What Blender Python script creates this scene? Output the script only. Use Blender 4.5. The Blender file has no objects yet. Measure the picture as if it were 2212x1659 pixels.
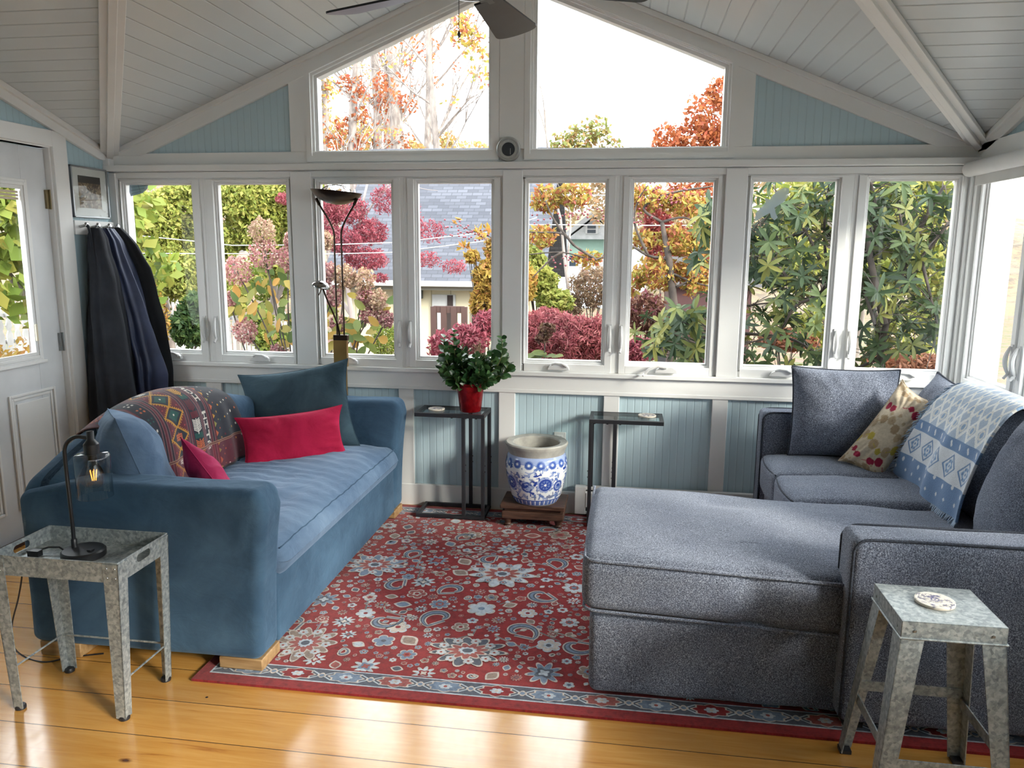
import bpy, math, random
import numpy as np
from mathutils import Vector, Matrix, noise
random.seed(7); RNG = np.random.default_rng(7)
S = bpy.context.scene
COL = S.collection
PI = math.pi
# ---------------------------------------------------------------- camera
YAW, PITCH, ROLL = -.146, -.173, .007
FW = Vector((math.sin(YAW)*math.cos(PITCH), math.cos(YAW)*math.cos(PITCH), math.sin(PITCH)))
RT = Vector((math.cos(YAW), -math.sin(YAW), 0)); UP = RT.cross(FW)
RT, UP = RT*math.cos(ROLL)+UP*math.sin(ROLL), UP*math.cos(ROLL)-RT*math.sin(ROLL)
CAMLOC = Vector((0, -4.421, 1.55))
cd = bpy.data.cameras.new('camera'); cam = bpy.data.objects.new('camera', cd); COL.objects.link(cam)
mw = Matrix((RT, UP, -FW)).transposed().to_4x4(); mw.translation = CAMLOC
cam.matrix_world = mw
cd.sensor_width = 36; cd.lens = 1666/2212*36; cd.clip_start = .05; cd.clip_end = 500
S.camera = cam
def at(px, py, ax, v):
    d = FW*1666 + RT*(px-1106) + UP*(829.5-py)
    t = (v-CAMLOC[ax])/d[ax]
    return CAMLOC + d*t
# ---------------------------------------------------------------- light
S.view_settings.view_transform = 'Standard'; S.view_settings.look = 'None'
S.view_settings.gamma = 1; S.view_settings.use_curve_mapping = False
S.view_settings.exposure = 0.12
W = bpy.data.worlds.new('overcast_sky'); S.world = W; W.use_nodes = True
nt = W.node_tree; bg = nt.nodes['Background']
bg.inputs[0].default_value = (.93, .96, 1, 1); bg.inputs[1].default_value = 6.8
def lamp(name, kind, energy, color, loc=(0,0,0), direction=(0,0,-1), size=None, angle=None):
    l = bpy.data.lights.new(name, kind); l.energy = energy; l.color = color
    o = bpy.data.objects.new(name, l); COL.objects.link(o); o.location = loc
    o.rotation_euler = Vector(direction).to_track_quat('-Z', 'Y').to_euler()
    if size: l.shape = 'RECTANGLE'; l.size, l.size_y = size
    if angle: l.angle = angle
    return o
lamp('sun_light', 'SUN', 7.5, (1, .93, .83), (6, -6, 8), (-.80, .46, -.36), angle=math.radians(13))
# ---------------------------------------------------------------- helpers
ORG = {}
def tag(o, label=None, cat=None, group=None, kind=None):
    if label: o['label'] = label
    if cat: o['category'] = cat
    if group: o['group'] = group
    if kind: o['kind'] = kind
    return o
def thing(name, label, cat, loc=(0,0,0), group=None, rz=0):
    o = bpy.data.objects.new(name, None); COL.objects.link(o)
    o.location = loc; o.rotation_euler[2] = rz; o.empty_display_size = .05
    ORG[o] = Vector(loc)
    return tag(o, label, cat, group)
def struct_root(name, loc=(0,0,0), rz=0):
    o = bpy.data.objects.new(name, None); COL.objects.link(o)
    o.location = loc; o.rotation_euler[2] = rz; ORG[o] = Vector(loc); o['kind'] = 'structure'
    return o
def dup(o, loc, parent=None, rz=None):
    c = o.copy(); COL.objects.link(c)
    if parent: c.parent = parent
    elif loc is not None:
        c.location = loc; ORG[c] = Vector(loc)
        if rz is not None: c.rotation_euler[2] = rz
    for ch in list(o.children): dup(ch, None, c)
    return c
class MB:
    def __init__(s): s.V = []; s.F = []; s.M = []; s.mi = 0; s.A = []
    def add(s, V, F):
        b = len(s.V); s.V += [tuple(v) for v in V]; s.F += [tuple(i+b for i in f) for f in F]; s.M += [s.mi]*len(F); return s
    def box(s, x0, y0, z0, x1, y1, z1):
        x0, x1 = sorted((x0, x1)); y0, y1 = sorted((y0, y1)); z0, z1 = sorted((z0, z1))
        return s.add([(x0,y0,z0),(x1,y0,z0),(x1,y1,z0),(x0,y1,z0),(x0,y0,z1),(x1,y0,z1),(x1,y1,z1),(x0,y1,z1)],
              [(0,3,2,1),(4,5,6,7),(0,1,5,4),(1,2,6,5),(2,3,7,6),(3,0,4,7)])
    def bar(s, a, b, w, t, up=(0,0,1)):
        a = Vector(a); b = Vector(b); d = (b-a).normalized(); u = Vector(up)
        sd = d.cross(u).normalized(); u = sd.cross(d)
        V = [p + sd*w/2*i + u*t/2*j for p in (a, b) for i, j in ((-1,-1),(1,-1),(1,1),(-1,1))]
        return s.add(V, [(3,2,1,0),(4,5,6,7),(0,1,5,4),(1,2,6,5),(2,3,7,6),(3,0,4,7)])
    def prism(s, poly, axis, a, b):
        n = len(poly)
        area = sum(poly[i][0]*poly[(i+1)%n][1]-poly[(i+1)%n][0]*poly[i][1] for i in range(n))
        if area < 0: poly = poly[::-1]
        def P(q, h):
            if axis == 0: return (h, q[0], q[1])
            if axis == 1: return (q[0], h, q[1])
            return (q[0], q[1], h)
        if axis == 1: a, b = max(a, b), min(a, b)
        else: a, b = min(a, b), max(a, b)
        V = [P(q, a) for q in poly] + [P(q, b) for q in poly]
        return s.add(V, [tuple(range(n))[::-1], tuple(range(n, 2*n))] + [(i, (i+1)%n, n+(i+1)%n, n+i) for i in range(n)])
    def tube(s, pts, r, n=8, closed=False, caps=True):
        pts = [Vector(p) for p in pts]; m = len(pts)
        rs = r if isinstance(r, (list, tuple)) else [r]*m
        V = []; u = None
        for i, p in enumerate(pts):
            d = (pts[(i+1) % m]-pts[i-1]) if closed or 0 < i < m-1 else (pts[1]-pts[0] if i == 0 else pts[-1]-pts[-2])
            if d.length < 1e-9: d = Vector((0,0,1))
            d.normalize()
            if u is None: u = d.orthogonal().normalized()
            u = (u-d*u.dot(d))
            u = u.normalized() if u.length > 1e-6 else d.orthogonal().normalized()
            w = d.cross(u)
            V += [p+(u*math.cos(2*PI*k/n)+w*math.sin(2*PI*k/n))*rs[i] for k in range(n)]
        F = []
        for i in range(m if closed else m-1):
            j = (i+1) % m
            F += [(i*n+k, i*n+(k+1)%n, j*n+(k+1)%n, j*n+k) for k in range(n)]
        if caps and not closed: F += [tuple(range(n))[::-1], tuple(range((m-1)*n, m*n))]
        return s.add(V, F)
    def lathe(s, prof, c=(0,0,0), n=32, cap0=True, cap1=True):
        V = [(c[0]+r*math.cos(2*PI*k/n), c[1]+r*math.sin(2*PI*k/n), c[2]+z) for r, z in prof for k in range(n)]
        m = len(prof)
        F = [(i*n+k, i*n+(k+1)%n, (i+1)*n+(k+1)%n, (i+1)*n+k) for i in range(m-1) for k in range(n)]
        if cap0: F.append(tuple(range(n))[::-1])
        if cap1: F.append(tuple(range((m-1)*n, m*n)))
        return s.add(V, F)
    def grid(s, P, cu=False, cv=False, flip=False):
        m, n = P.shape[:2]
        F = []
        for i in range(m if cu else m-1):
            for j in range(n if cv else n-1):
                a, b, c, d = i*n+j, ((i+1)%m)*n+j, ((i+1)%m)*n+(j+1)%n, i*n+(j+1)%n
                F.append((a,d,c,b) if flip else (a,b,c,d))
        return s.add(P.reshape(-1,3).tolist(), F)
    def xf(s, M):
        s.V = [tuple(M @ Vector(v)) for v in s.V]; return s
    def out(s, name, mats, parent=None, smooth=True, bevel=0, seg=2, col=None, angle=38, sub=0):
        me = bpy.data.meshes.new(name)
        org = ORG.get(parent, Vector((0,0,0)))
        V = [(v[0]-org.x, v[1]-org.y, v[2]-org.z) for v in s.V] if parent is not None else s.V
        me.from_pydata(V, [], s.F)
        if not isinstance(mats, (list, tuple)): mats = [mats]
        for m in mats: me.materials.append(m)
        if len(mats) > 1: me.polygons.foreach_set('material_index', s.M)
        if col is not None:
            a = me.color_attributes.new('Col', 'FLOAT_COLOR', 'POINT')
            c = np.ones((len(s.V), 4), np.float32); c[:, :3] = col; a.data.foreach_set('color', c.ravel())
        if smooth:
            me.polygons.foreach_set('use_smooth', [True]*len(me.polygons))
            if angle: me.set_sharp_from_angle(angle=math.radians(angle))
        me.update()
        o = bpy.data.objects.new(name, me); COL.objects.link(o)
        if parent is not None: o.parent = parent; ORG[o] = org
        if bevel:
            b = o.modifiers.new('bevel', 'BEVEL'); b.width = bevel; b.segments = seg; b.limit_method = 'ANGLE'; b.angle_limit = math.radians(40)
            b.harden_normals = False
        if sub:
            b = o.modifiers.new('subd', 'SUBSURF'); b.levels = b.render_levels = sub
        return o
def split_out(mb, name, m, parent, **kw):
    """each loose piece of MB becomes its own part"""
    par = list(range(len(mb.V)))
    def fd(a):
        while par[a] != a: par[a] = par[par[a]]; a = par[a]
        return a
    for f in mb.F:
        for v in f[1:]: par[fd(f[0])] = fd(v)
    gr = {}
    for f in mb.F: gr.setdefault(fd(f[0]), []).append(f)
    for fs in gr.values():
        ids = sorted({v for f in fs for v in f}); ix = {v: i for i, v in enumerate(ids)}
        q = MB(); q.add([mb.V[i] for i in ids], [tuple(ix[v] for v in f) for f in fs]); q.out(name, m, parent, **kw)
def nz(P, sc, seed=0):
    return noise.noise(Vector((P[0]*sc+seed*3.7, P[1]*sc+seed*1.3, P[2]*sc-seed*2.1)))
def softbox(c, size, r, deform=None, n=10, k=5):
    """rounded box as one skin, returns MB"""
    h = [v/2 for v in size]; mb = MB()
    def axis(hh):
        e = [-hh+r*(1-math.cos(PI/2*i/k)) for i in range(k)]
        mid = np.linspace(-hh+r, hh-r, n+1).tolist()
        return e+mid+[-v for v in e[::-1]]
    ax = [axis(v) for v in h]
    idx = {}; V = []
    def vert(i, j, l):
        key = (i, j, l)
        if key not in idx:
            q = Vector((ax[0][i], ax[1][j], ax[2][l]))
            inn = Vector([max(-(hh-r), min(hh-r, v)) for v, hh in zip(q, h)])
            d = q-inn
            if d.length > 1e-9: q = inn+d.normalized()*r
            V.append(q); idx[key] = len(V)-1
        return idx[key]
    N = [len(a)-1 for a in ax]; F = []
    for l in (0, N[2]):
        for i in range(N[0]):
            for j in range(N[1]):
                f = (vert(i,j,l), vert(i+1,j,l), vert(i+1,j+1,l), vert(i,j+1,l)); F.append(f if l else f[::-1])
    for j in (0, N[1]):
        for i in range(N[0]):
            for l in range(N[2]):
                f = (vert(i,j,l), vert(i+1,j,l), vert(i+1,j,l+1), vert(i,j,l+1)); F.append(f[::-1] if j else f)
    for i in (0, N[0]):
        for j in range(N[1]):
            for l in range(N[2]):
                f = (vert(i,j,l), vert(i,j+1,l), vert(i,j+1,l+1), vert(i,j,l+1)); F.append(f if i else f[::-1])
    c = Vector(c)
    if deform: V = [deform(v) for v in V]
    mb.add([v+c for v in V], F)
    return mb
# ---------------------------------------------------------------- materials
def srgb(r, g, b):
    f = lambda v: ((v/255+.055)/1.055)**2.4 if v/255 > .04045 else v/255/12.92
    return (f(r), f(g), f(b))
class NT:
    def __init__(s, name):
        s.m = bpy.data.materials.new(name); s.m.use_nodes = True; s.t = s.m.node_tree
        s.b = s.t.nodes['Principled BSDF']; s.o = s.t.nodes['Material Output']
    def n(s, typ, **kw):
        x = s.t.nodes.new(typ)
        for k, v in kw.items():
            if hasattr(x, k) and k not in ('Scale',): setattr(x, k, v)
            else: s.set(x, k, v)
        return x
    def set(s, node, key, v):
        i = node.inputs[key]
        if isinstance(v, bpy.types.NodeSocket): s.t.links.new(v, i)
        else:
            if i.type == 'RGBA' and len(v) == 3: v = (*v, 1)
            i.default_value = v
    def math(s, op, a, b=0.0, c=0.0):
        x = s.t.nodes.new('ShaderNodeMath'); x.operation = op
        for i, v in enumerate((a, b, c)): s.set(x, i, v)
        return x.outputs[0]
    def mix(s, f, a, b, mode='MIX'):
        x = s.t.nodes.new('ShaderNodeMix'); x.data_type = 'RGBA'; x.blend_type = mode
        s.set(x, 0, f); s.set(x, 6, a); s.set(x, 7, b); return x.outputs[2]
    def ramp(s, f, stops, interp='LINEAR'):
        x = s.t.nodes.new('ShaderNodeValToRGB'); x.color_ramp.interpolation = interp
        e = x.color_ramp.elements
        while len(e) < len(stops): e.new(.5)
        for i, (p, c) in enumerate(stops):
            e[i].position = p; e[i].color = (*c, 1) if len(c) == 3 else c
        s.set(x, 0, f); return x.outputs[0]
    def obj(s): return s.n('ShaderNodeTexCoord').outputs['Object']
    def xyz(s, v=None):
        x = s.n('ShaderNodeSeparateXYZ'); s.set(x, 0, v if v is not None else s.obj()); return x.outputs
    def scale(s, v, sc):
        x = s.n('ShaderNodeMapping'); s.set(x, 0, v); x.inputs['Scale'].default_value = sc; return x.outputs[0]
    def noise(s, v, sc, detail=3, rough=.55, dist=0):
        x = s.n('ShaderNodeTexNoise'); s.set(x, 'Vector', v); s.set(x, 'Scale', sc); s.set(x, 'Detail', detail)
        s.set(x, 'Roughness', rough); s.set(x, 'Distortion', dist); return x.outputs[0]
    def bump(s, h, st, dist=.01):
        x = s.n('ShaderNodeBump'); s.set(x, 'Height', h); s.set(x, 'Strength', st); s.set(x, 'Distance', dist)
        s.set(s.b, 'Normal', x.outputs[0]); return x
    def base(s, **kw):
        for k, v in kw.items(): s.set(s.b, k.replace('_', ' '), v)
        return s
def mat(name, c, rough=.5, metal=0, c2=None, vs=4, bump=0, bs=60, spec=.5, st=(1,1,1), det=3, bdist=.004, lo=.35, hi=.65, **kw):
    N = NT(name); N.base(Roughness=rough, Metallic=metal, **kw); N.set(N.b, 'Specular IOR Level', spec)
    v = N.scale(N.obj(), st)
    if c2 is None: c2 = tuple(x*.88 for x in c)
    f = N.noise(v, vs, det)
    N.set(N.b, 'Base Color', N.ramp(f, [(lo, c2), (hi, c)]))
    if bump: N.bump(N.noise(v, bs, 4), bump, bdist)
    return N.m
def velvet(name, c, c2):
    N = NT(name); v = N.obj(); f = N.noise(v, 3.5, 5, .6, .6)
    N.set(N.b, 'Base Color', N.mix(N.ramp(f, [(.35, (0,0,0)), (.7, (1,1,1))]), c, c2))
    N.base(Roughness=.85); N.set(N.b, 'Specular IOR Level', .2)
    N.set(N.b, 'Sheen Weight', .45); N.set(N.b, 'Sheen Roughness', .45); N.set(N.b, 'Sheen Tint', (*[min(1, x*2.2+.15) for x in c2], 1))
    h = N.math('ADD', N.math('MULTIPLY', N.noise(v, 420, 2), .16), N.math('MULTIPLY', N.noise(N.scale(v, (1, 1, 1.6)), 8, 3, .5, 1.6), 1.3))
    N.bump(h, .28, .016); return N.m
def tweed(name, a, b, c):
    N = NT(name); v = N.obj()
    n1 = N.noise(N.scale(v, (1, 1, .6)), 520, 2, .6); n2 = N.noise(v, 230, 3, .6)
    f = N.math('ADD', N.math('MULTIPLY', n1, .6), N.math('MULTIPLY', n2, .4))
    col = N.ramp(f, [(.34, a), (.5, b), (.64, c)])
    fade = N.ramp(N.noise(v, 5, 3), [(.3, (.82,.82,.86)), (.7, (1.08,1.06,1.04))])
    N.set(N.b, 'Base Color', N.mix(1.0, col, fade, 'MULTIPLY'))
    N.base(Roughness=.95); N.set(N.b, 'Specular IOR Level', .15); N.set(N.b, 'Sheen Weight', .25)
    N.set(N.b, 'Sheen Tint', (.75,.8,.9,1))
    N.bump(N.math('ADD', f, N.math('MULTIPLY', N.noise(v, 10, 3), .6)), .6, .004); return N.m
def beadboard(name, c, pitch=.042, axis=0, depth=.35, rough=.45, cg=.9, off=0.0):
    N = NT(name); o = N.xyz()
    t = N.math('FRACT', N.math('DIVIDE', N.math('ADD', o[axis], 50+off), pitch))
    d = N.math('ABSOLUTE', N.math('SUBTRACT', t, .5))
    g = N.math('MINIMUM', N.math('MULTIPLY', N.math('SUBTRACT', .5, d), pitch/.0045), 1.0)
    f = N.ramp(N.noise(N.obj(), 2.2, 4), [(.3, tuple(x*.94 for x in c)), (.7, c)])
    N.set(N.b, 'Base Color', N.mix(g, tuple(x*cg for x in c), f)); N.base(Roughness=rough)
    N.bump(g, depth, .004); return N.m
def galv(name):
    N = NT(name); v = N.obj()
    x = N.n('ShaderNodeTexVoronoi'); N.set(x, 'Vector', v); N.set(x, 'Scale', 110)
    w = N.n('ShaderNodeTexNoise'); N.set(w, 'Vector', v); N.set(w, 'Scale', 70); N.set(w, 'Detail', 5)
    sep = N.n('ShaderNodeSeparateColor'); N.set(sep, 0, x.outputs['Color'])
    f = N.math('ADD', N.math('MULTIPLY', sep.outputs[0], .34), N.math('MULTIPLY', w.outputs[0], .8))
    N.set(N.b, 'Base Color', N.ramp(f, [(.25, srgb(116,124,128)), (.5, srgb(150,158,160)), (.8, srgb(186,192,192))]))
    N.set(N.b, 'Roughness', N.math('ADD', N.math('MULTIPLY', f, .25), .3)); N.base(Metallic=.45)
    N.bump(f, .25, .001); return N.m
def attrcol(name, rough=.8, bump=0, bs=200, sheen=0, coat=0, var=.12, vs=90, trans=0):
    N = NT(name); a = N.n('ShaderNodeAttribute'); a.attribute_name = 'Col'
    f = N.ramp(N.noise(N.obj(), vs, 3), [(.3, (1-var,)*3), (.7, (1+var,)*3)])
    N.set(N.b, 'Base Color', N.mix(1.0, a.outputs['Color'], f, 'MULTIPLY'))
    N.base(Roughness=rough); N.set(N.b, 'Sheen Weight', sheen); N.set(N.b, 'Coat Weight', coat)
    if bump: N.bump(N.noise(N.obj(), bs, 3), bump, .002)
    return N.m
def glass(name, tint=(.97,.985,.98), refl=.08, rough=.0):
    m = bpy.data.materials.new(name); m.use_nodes = True; t = m.node_tree; t.nodes.clear()
    o = t.nodes.new('ShaderNodeOutputMaterial'); mx = t.nodes.new('ShaderNodeMixShader')
    tr = t.nodes.new('ShaderNodeBsdfTransparent'); gl = t.nodes.new('ShaderNodeBsdfGlossy')
    lw = t.nodes.new('ShaderNodeFresnel'); lw.inputs[0].default_value = 1+refl*4
    mp = t.nodes.new('ShaderNodeMath'); mp.operation = 'MULTIPLY'; mp.inputs[1].default_value = .7
    ge = t.nodes.new('ShaderNodeNewGeometry'); iv = t.nodes.new('ShaderNodeMath'); iv.operation = 'SUBTRACT'; iv.inputs[0].default_value = .7
    t.links.new(ge.outputs['Backfacing'], iv.inputs[1]); iv.use_clamp = True; t.links.new(iv.outputs[0], mp.inputs[1])
    t.links.new(lw.outputs[0], mp.inputs[0]); t.links.new(mp.outputs[0], mx.inputs[0])
    tr.inputs[0].default_value = (*tint, 1); gl.inputs['Roughness'].default_value = rough
    t.links.new(tr.outputs[0], mx.inputs[1]); t.links.new(gl.outputs[0], mx.inputs[2]); t.links.new(mx.outputs[0], o.inputs[0])
    return m
def leafmat(name, stops, trans=.35, rough=.5):
    N = NT(name); a = N.n('ShaderNodeAttribute'); a.attribute_name = 'rnd'
    c = N.ramp(a.outputs['Fac'], stops)
    c = N.mix(1.0, c, N.ramp(N.noise(N.obj(), 1.1, 2), [(.35, (.78,.8,.8)), (.65, (1.1,1.08,1.0))]), 'MULTIPLY')
    t = N.t; tl = t.nodes.new('ShaderNodeBsdfTranslucent'); mx = t.nodes.new('ShaderNodeMixShader'); mx.inputs[0].default_value = trans
    N.set(N.b, 'Base Color', c); t.links.new(c, tl.inputs[0]); N.base(Roughness=rough)
    N.set(N.b, 'Specular IOR Level', .3)
    t.links.new(N.b.outputs[0], mx.inputs[1]); t.links.new(tl.outputs[0], mx.inputs[2]); t.links.new(mx.outputs[0], N.o.inputs[0])
    return N.m
class Cv:
    """tiny raster for woven / glazed patterns stored as vertex colour: x right 0..1, y up 0..1"""
    def __init__(s, h, w, base):
        s.a = np.zeros((h, w, 3), np.float32); s.a[:] = base; s.h, s.w = h, w
        s.X, s.Y = np.meshgrid(np.linspace(0, 1, w), np.linspace(0, 1, h)); s.asp = 1.0
    def put(s, m, c): s.a[m] = c
    def rect(s, x0, y0, x1, y1, c): s.put((s.X >= x0)&(s.X <= x1)&(s.Y >= y0)&(s.Y <= y1), c)
    def disc(s, x, y, rx, c, ry=None, ring=0):
        d = ((s.X-x)/rx)**2+((s.Y-y)/(ry or rx*s.asp))**2
        s.put((d <= 1)&(d >= ring), c)
    def dia(s, x, y, rx, ry, c): s.put(abs(s.X-x)/rx+abs(s.Y-y)/ry <= 1, c)
    def line(s, x0, y0, x1, y1, w, c):
        ax, ay = x1-x0, (y1-y0)/s.asp; L = ax*ax+ay*ay+1e-12
        px, py = s.X-x0, (s.Y-y0)/s.asp
        t = np.clip((px*ax+py*ay)/L, 0, 1)
        s.put((px-t*ax)**2+(py-t*ay)**2 <= w*w, c)
    def poly(s, pts, c):
        ins = np.zeros_like(s.X, bool); n = len(pts)
        for i in range(n):
            (x0, y0), (x1, y1) = pts[i], pts[(i+1) % n]
            if y0 == y1: continue
            cnd = ((y0 > s.Y) != (y1 > s.Y)) & (s.X < (x1-x0)*(s.Y-y0)/(y1-y0)+x0); ins ^= cnd
        s.put(ins, c)
# ---------------------------------------------------------------- room
XL, XR, XC = -3.12, 1.78, -.67
SL = .412; ZP = 3.105; YC = -3.25; YB = -6.5; WT = .14
def ceil(x): return ZP-SL*abs(x-XC)
ZE = ceil(XL); SY = (ZP-ZE)/abs(YC)
def ceily(y): return ZP-SY*abs(y-YC)
WHITE = mat('white_trim_paint', (.79,.79,.775), .38, c2=(.76,.76,.745), vs=3, bump=.05, bs=30)
WHITE2 = mat('white_vinyl', (.79,.79,.78), .32)
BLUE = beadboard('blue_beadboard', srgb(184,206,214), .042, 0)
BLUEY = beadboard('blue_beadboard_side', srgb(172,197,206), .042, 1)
PLAINBLUE = mat('blue_wall_paint', srgb(156,188,198), .5)
CX_ = beadboard('ceiling_plank', (.64,.67,.675), .088, 0, .8, .3, .86)
CY_ = beadboard('ceiling_plank_side', (.64,.67,.675), .088, 1, .8, .3, .86)
GLASS = glass('window_glass')
LGLASS = glass('clear_lamp_glass', (.95,.965,.965), .19)
BRASSH = mat('aged_hinge_brass', srgb(140,125,95), .35, .9)
STEELH = mat('satin_hinge_steel', srgb(150,152,152), .35, .9)
HARD = mat('white_hardware', (.72,.72,.71), .3)
def struct(mb, name, m, **kw):
    o = mb.out(name, m, smooth=False, **kw); o['kind'] = 'structure'; return o
# floor
def floor_mat():
    N = NT('pine_floor'); v = N.obj(); o = N.xyz(v); PW = .193
    yy = N.math('ADD', o[1], 40+.195)
    row = N.math('FLOOR', N.math('DIVIDE', yy, PW)); fr = N.math('FRACT', N.math('DIVIDE', yy, PW))
    wn = N.n('ShaderNodeTexWhiteNoise', noise_dimensions='1D'); N.set(wn, 'W', row)
    cb = N.n('ShaderNodeCombineXYZ'); N.set(cb, 0, N.math('ADD', o[0], N.math('MULTIPLY', wn.outputs[0], 37))); N.set(cb, 1, N.math('ADD', o[1], N.math('MULTIPLY', row, 3.3))); N.set(cb, 2, 0.0)
    p = cb.outputs[0]
    grain = N.noise(N.scale(p, (1.1, 16, 1)), 2.2, 5, .6, 1.1); fine = N.noise(N.scale(p, (3, 90, 1)), 3, 3)
    f = N.math('ADD', N.math('MULTIPLY', grain, .8), N.math('MULTIPLY', fine, .2))
    c = N.ramp(f, [(.27, srgb(168,104,46)), (.38, srgb(208,148,70)), (.56, srgb(218,162,84)), (.78, srgb(226,176,102))])
    tone = N.ramp(wn.outputs[0], [(0, (.92,.90,.87)), (1, (1.04,1.03,1.02))])
    c = N.mix(1.0, c, tone, 'MULTIPLY')
    k = N.n('ShaderNodeTexVoronoi'); N.set(k, 'Vector', N.scale(p, (1, 2.1, 1))); N.set(k, 'Scale', 1.9)
    kd = N.math('ADD', k.outputs[0], N.math('MULTIPLY', N.math('SUBTRACT', N.noise(p, 40, 2), .5), .03))
    c = N.mix(N.ramp(kd, [(.018, (1,1,1)), (.05, (0,0,0))]), c, srgb(92,44,20))
    nl = N.n('ShaderNodeTexVoronoi'); N.set(nl, 'Vector', N.scale(v, (1, 1, 1))); N.set(nl, 'Scale', 3.3)
    c = N.mix(N.ramp(nl.outputs[0], [(.016, (1,1,1)), (.02, (0,0,0))]), c, srgb(40,26,20))
    ed = N.math('MINIMUM', fr, N.math('SUBTRACT', 1.0, fr)); g = N.ramp(ed, [(.004, (0,0,0)), (.012, (1,1,1))])
    c = N.mix(g, srgb(62,34,18), c)
    N.set(N.b, 'Base Color', c)
    sc = N.noise(N.scale(v, (6, 2, 1)), 8, 5, .7)
    N.set(N.b, 'Roughness', N.ramp(sc, [(.3, (.12,)*3), (.7, (.27,)*3)])); N.set(N.b, 'Coat Weight', .9); N.set(N.b, 'Coat Roughness', .16)
    N.bump(N.math('ADD', g, N.math('MULTIPLY', N.noise(v, 2.5, 3), .9)), .25, .006)
    return N.m
struct(MB().box(XL-WT, YB-WT, -.12, XR+WT, WT, 0), 'floor', floor_mat())
# back wall (gable end): sill line .83, header 1.985
UN = [(-3.08,-1.955), (-1.84,-.70), (-.60,.515), (.617,1.74)]
mb = MB()
mb.box(XL-WT, 0, -.1, XR+WT, WT, .83)
mb.mi = 1
for a, b in ((XL-WT,-3.08), (-1.955,-1.84), (-.70,-.60), (.515,.617), (1.74,XR+WT)): mb.box(a, 0, .83, b, WT, 1.985)
mb.mi = 0
mb.box(XL-WT, 0, 1.985, XR+WT, WT, 2.098)
TL = 2.54; ML, MR = -.74, -.575
UX0, UX1 = -1.84, .53
def topl(x): return TL+.405*(x-UX0)
def topr(x): return TL+.405*(UX1-x)
mb.prism([(XL,2.098),(UX0,2.098),(UX0,ceil(UX0)+.02),(XL,ceil(XL)+.02)], 1, 0, WT)
mb.prism([(XR,2.098),(UX1,2.098),(UX1,ceil(UX1)+.02),(XR,ceil(XR)+.02)], 1, 0, WT)
mb.mi = 1
mb.prism([(UX0,topl(UX0)),(ML,topl(ML)),(ML,ceil(ML)+.02),(UX0,ceil(UX0)+.02)], 1, 0, WT)
mb.prism([(UX1,topr(UX1)),(MR,topr(MR)),(MR,ceil(MR)+.02),(UX1,ceil(UX1)+.02)], 1, 0, WT)
mb.prism([(ML,2.098),(MR,2.098),(MR,ceil(MR)+.02),(XC,ceil(XC)+.02),(ML,ceil(ML)+.02)], 1, 0, WT)
struct(mb, 'wall_back', [BLUE, WHITE])
# trims of the back wall
def trim(n, mb, m=None, bevel=.003): return struct(mb, 'trim_%d' % n, m or WHITE, bevel=bevel)
t = MB()
t.box(XL, -.022, .742, XR, 0, .828)                     # apron
t.box(XL, -.045, .828, XR, .02, .852)                   # stool / sill nose
t.box(XL, -.026, .722, XR, 0, .744)
trim(1, t)
t = MB()
for x0, x1 in ((-3.12,-3.02), (-2.573,-2.471), (-1.955,-1.86), (-1.335,-1.245), (-.726,-.629), (-.112,-.022), (.499,.585), (1.1,1.19), (1.7,1.78)):
    t.box(x0, -.019, .12, x1, 0, .735)
trim(2, t)
struct(MB().box(XL, -.024, 0, XR, 0, .135), 'baseboard_back', WHITE, bevel=.004)
t = MB()
for a, b in ((-3.12,-3.075), (-1.962,-1.835), (-.706,-.594), (.509,.623), (1.735,1.78)): t.box(a, -.03, .852, b, 0, 1.985)
t.box(XL, -.02, 1.955, XR, 0, 1.99)
trim(3, t)
t = MB()
t.box(XL, -.075, 1.992, XR, 0, 2.026)                   # shelf
t.box(XL, -.022, 2.026, XR, 0, 2.098)
for x0, x1 in ((-1.954,-1.845), (.535,.635)): t.prism([(x0,2.098),(x1,2.098),(x1,ceil(x1)-.09),(x0,ceil(x0)-.09)], 1, -.022, 0)
t.prism([(ML+.012,2.098),(MR-.012,2.098),(MR-.012,ceil(MR)-.07),(XC,ceil(XC)-.06),(ML+.012,ceil(ML)-.07)], 1, -.03, 0)
trim(4, t)
t = MB()
for s, xe in ((-1, XL), (1, XR)):
    t.prism([(xe,ZE+.0),(XC,ZP),(XC,ZP-.105),(xe-s*.22,ZE-.012),(xe,ZE-.012)], 1, -.024, 0)
    t.prism([(xe,ZE),(XC,ZP),(XC,ZP-.03),(xe,ZE-.03)], 1, -.042, -.02)
trim(5, t)
# ceiling: four gables meeting over the room
cx = MB(); A = [(XL,0,ZE),(XR,0,ZE),(XR,YB,ZE),(XL,YB,ZE)]; Cn = (XC,YC,ZP); PB = (XC,0,ZP); PF = (XC,YB,ZP); PL = (XL,YC,ZP); PR_ = (XR,YC,ZP)
def up(F, m):
    q = MB()
    for f in F:
        n = len(f); q.add(list(f)+[(x,y,z+.05) for x,y,z in f], [tuple(range(n)), tuple(range(2*n-1,n-1,-1))]+[(i,(i+1)%n,n+(i+1)%n,n+i) for i in range(n)])
    return q
o = up([(A[0],PB,Cn),(PB,A[1],Cn),(PF,A[3],Cn),(A[2],PF,Cn)], CX_); q2 = up([(PL,A[0],Cn),(A[1],PR_,Cn),(A[3],PL,Cn),(PR_,A[2],Cn)], CY_)
o.mi = 1; b0 = len(o.V); o.V += q2.V; o.F += [tuple(i+b0 for i in f) for f in q2.F]; o.M += [1]*len(q2.F)
struct(o, 'ceiling', [CX_, CY_])
t = MB()
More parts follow.
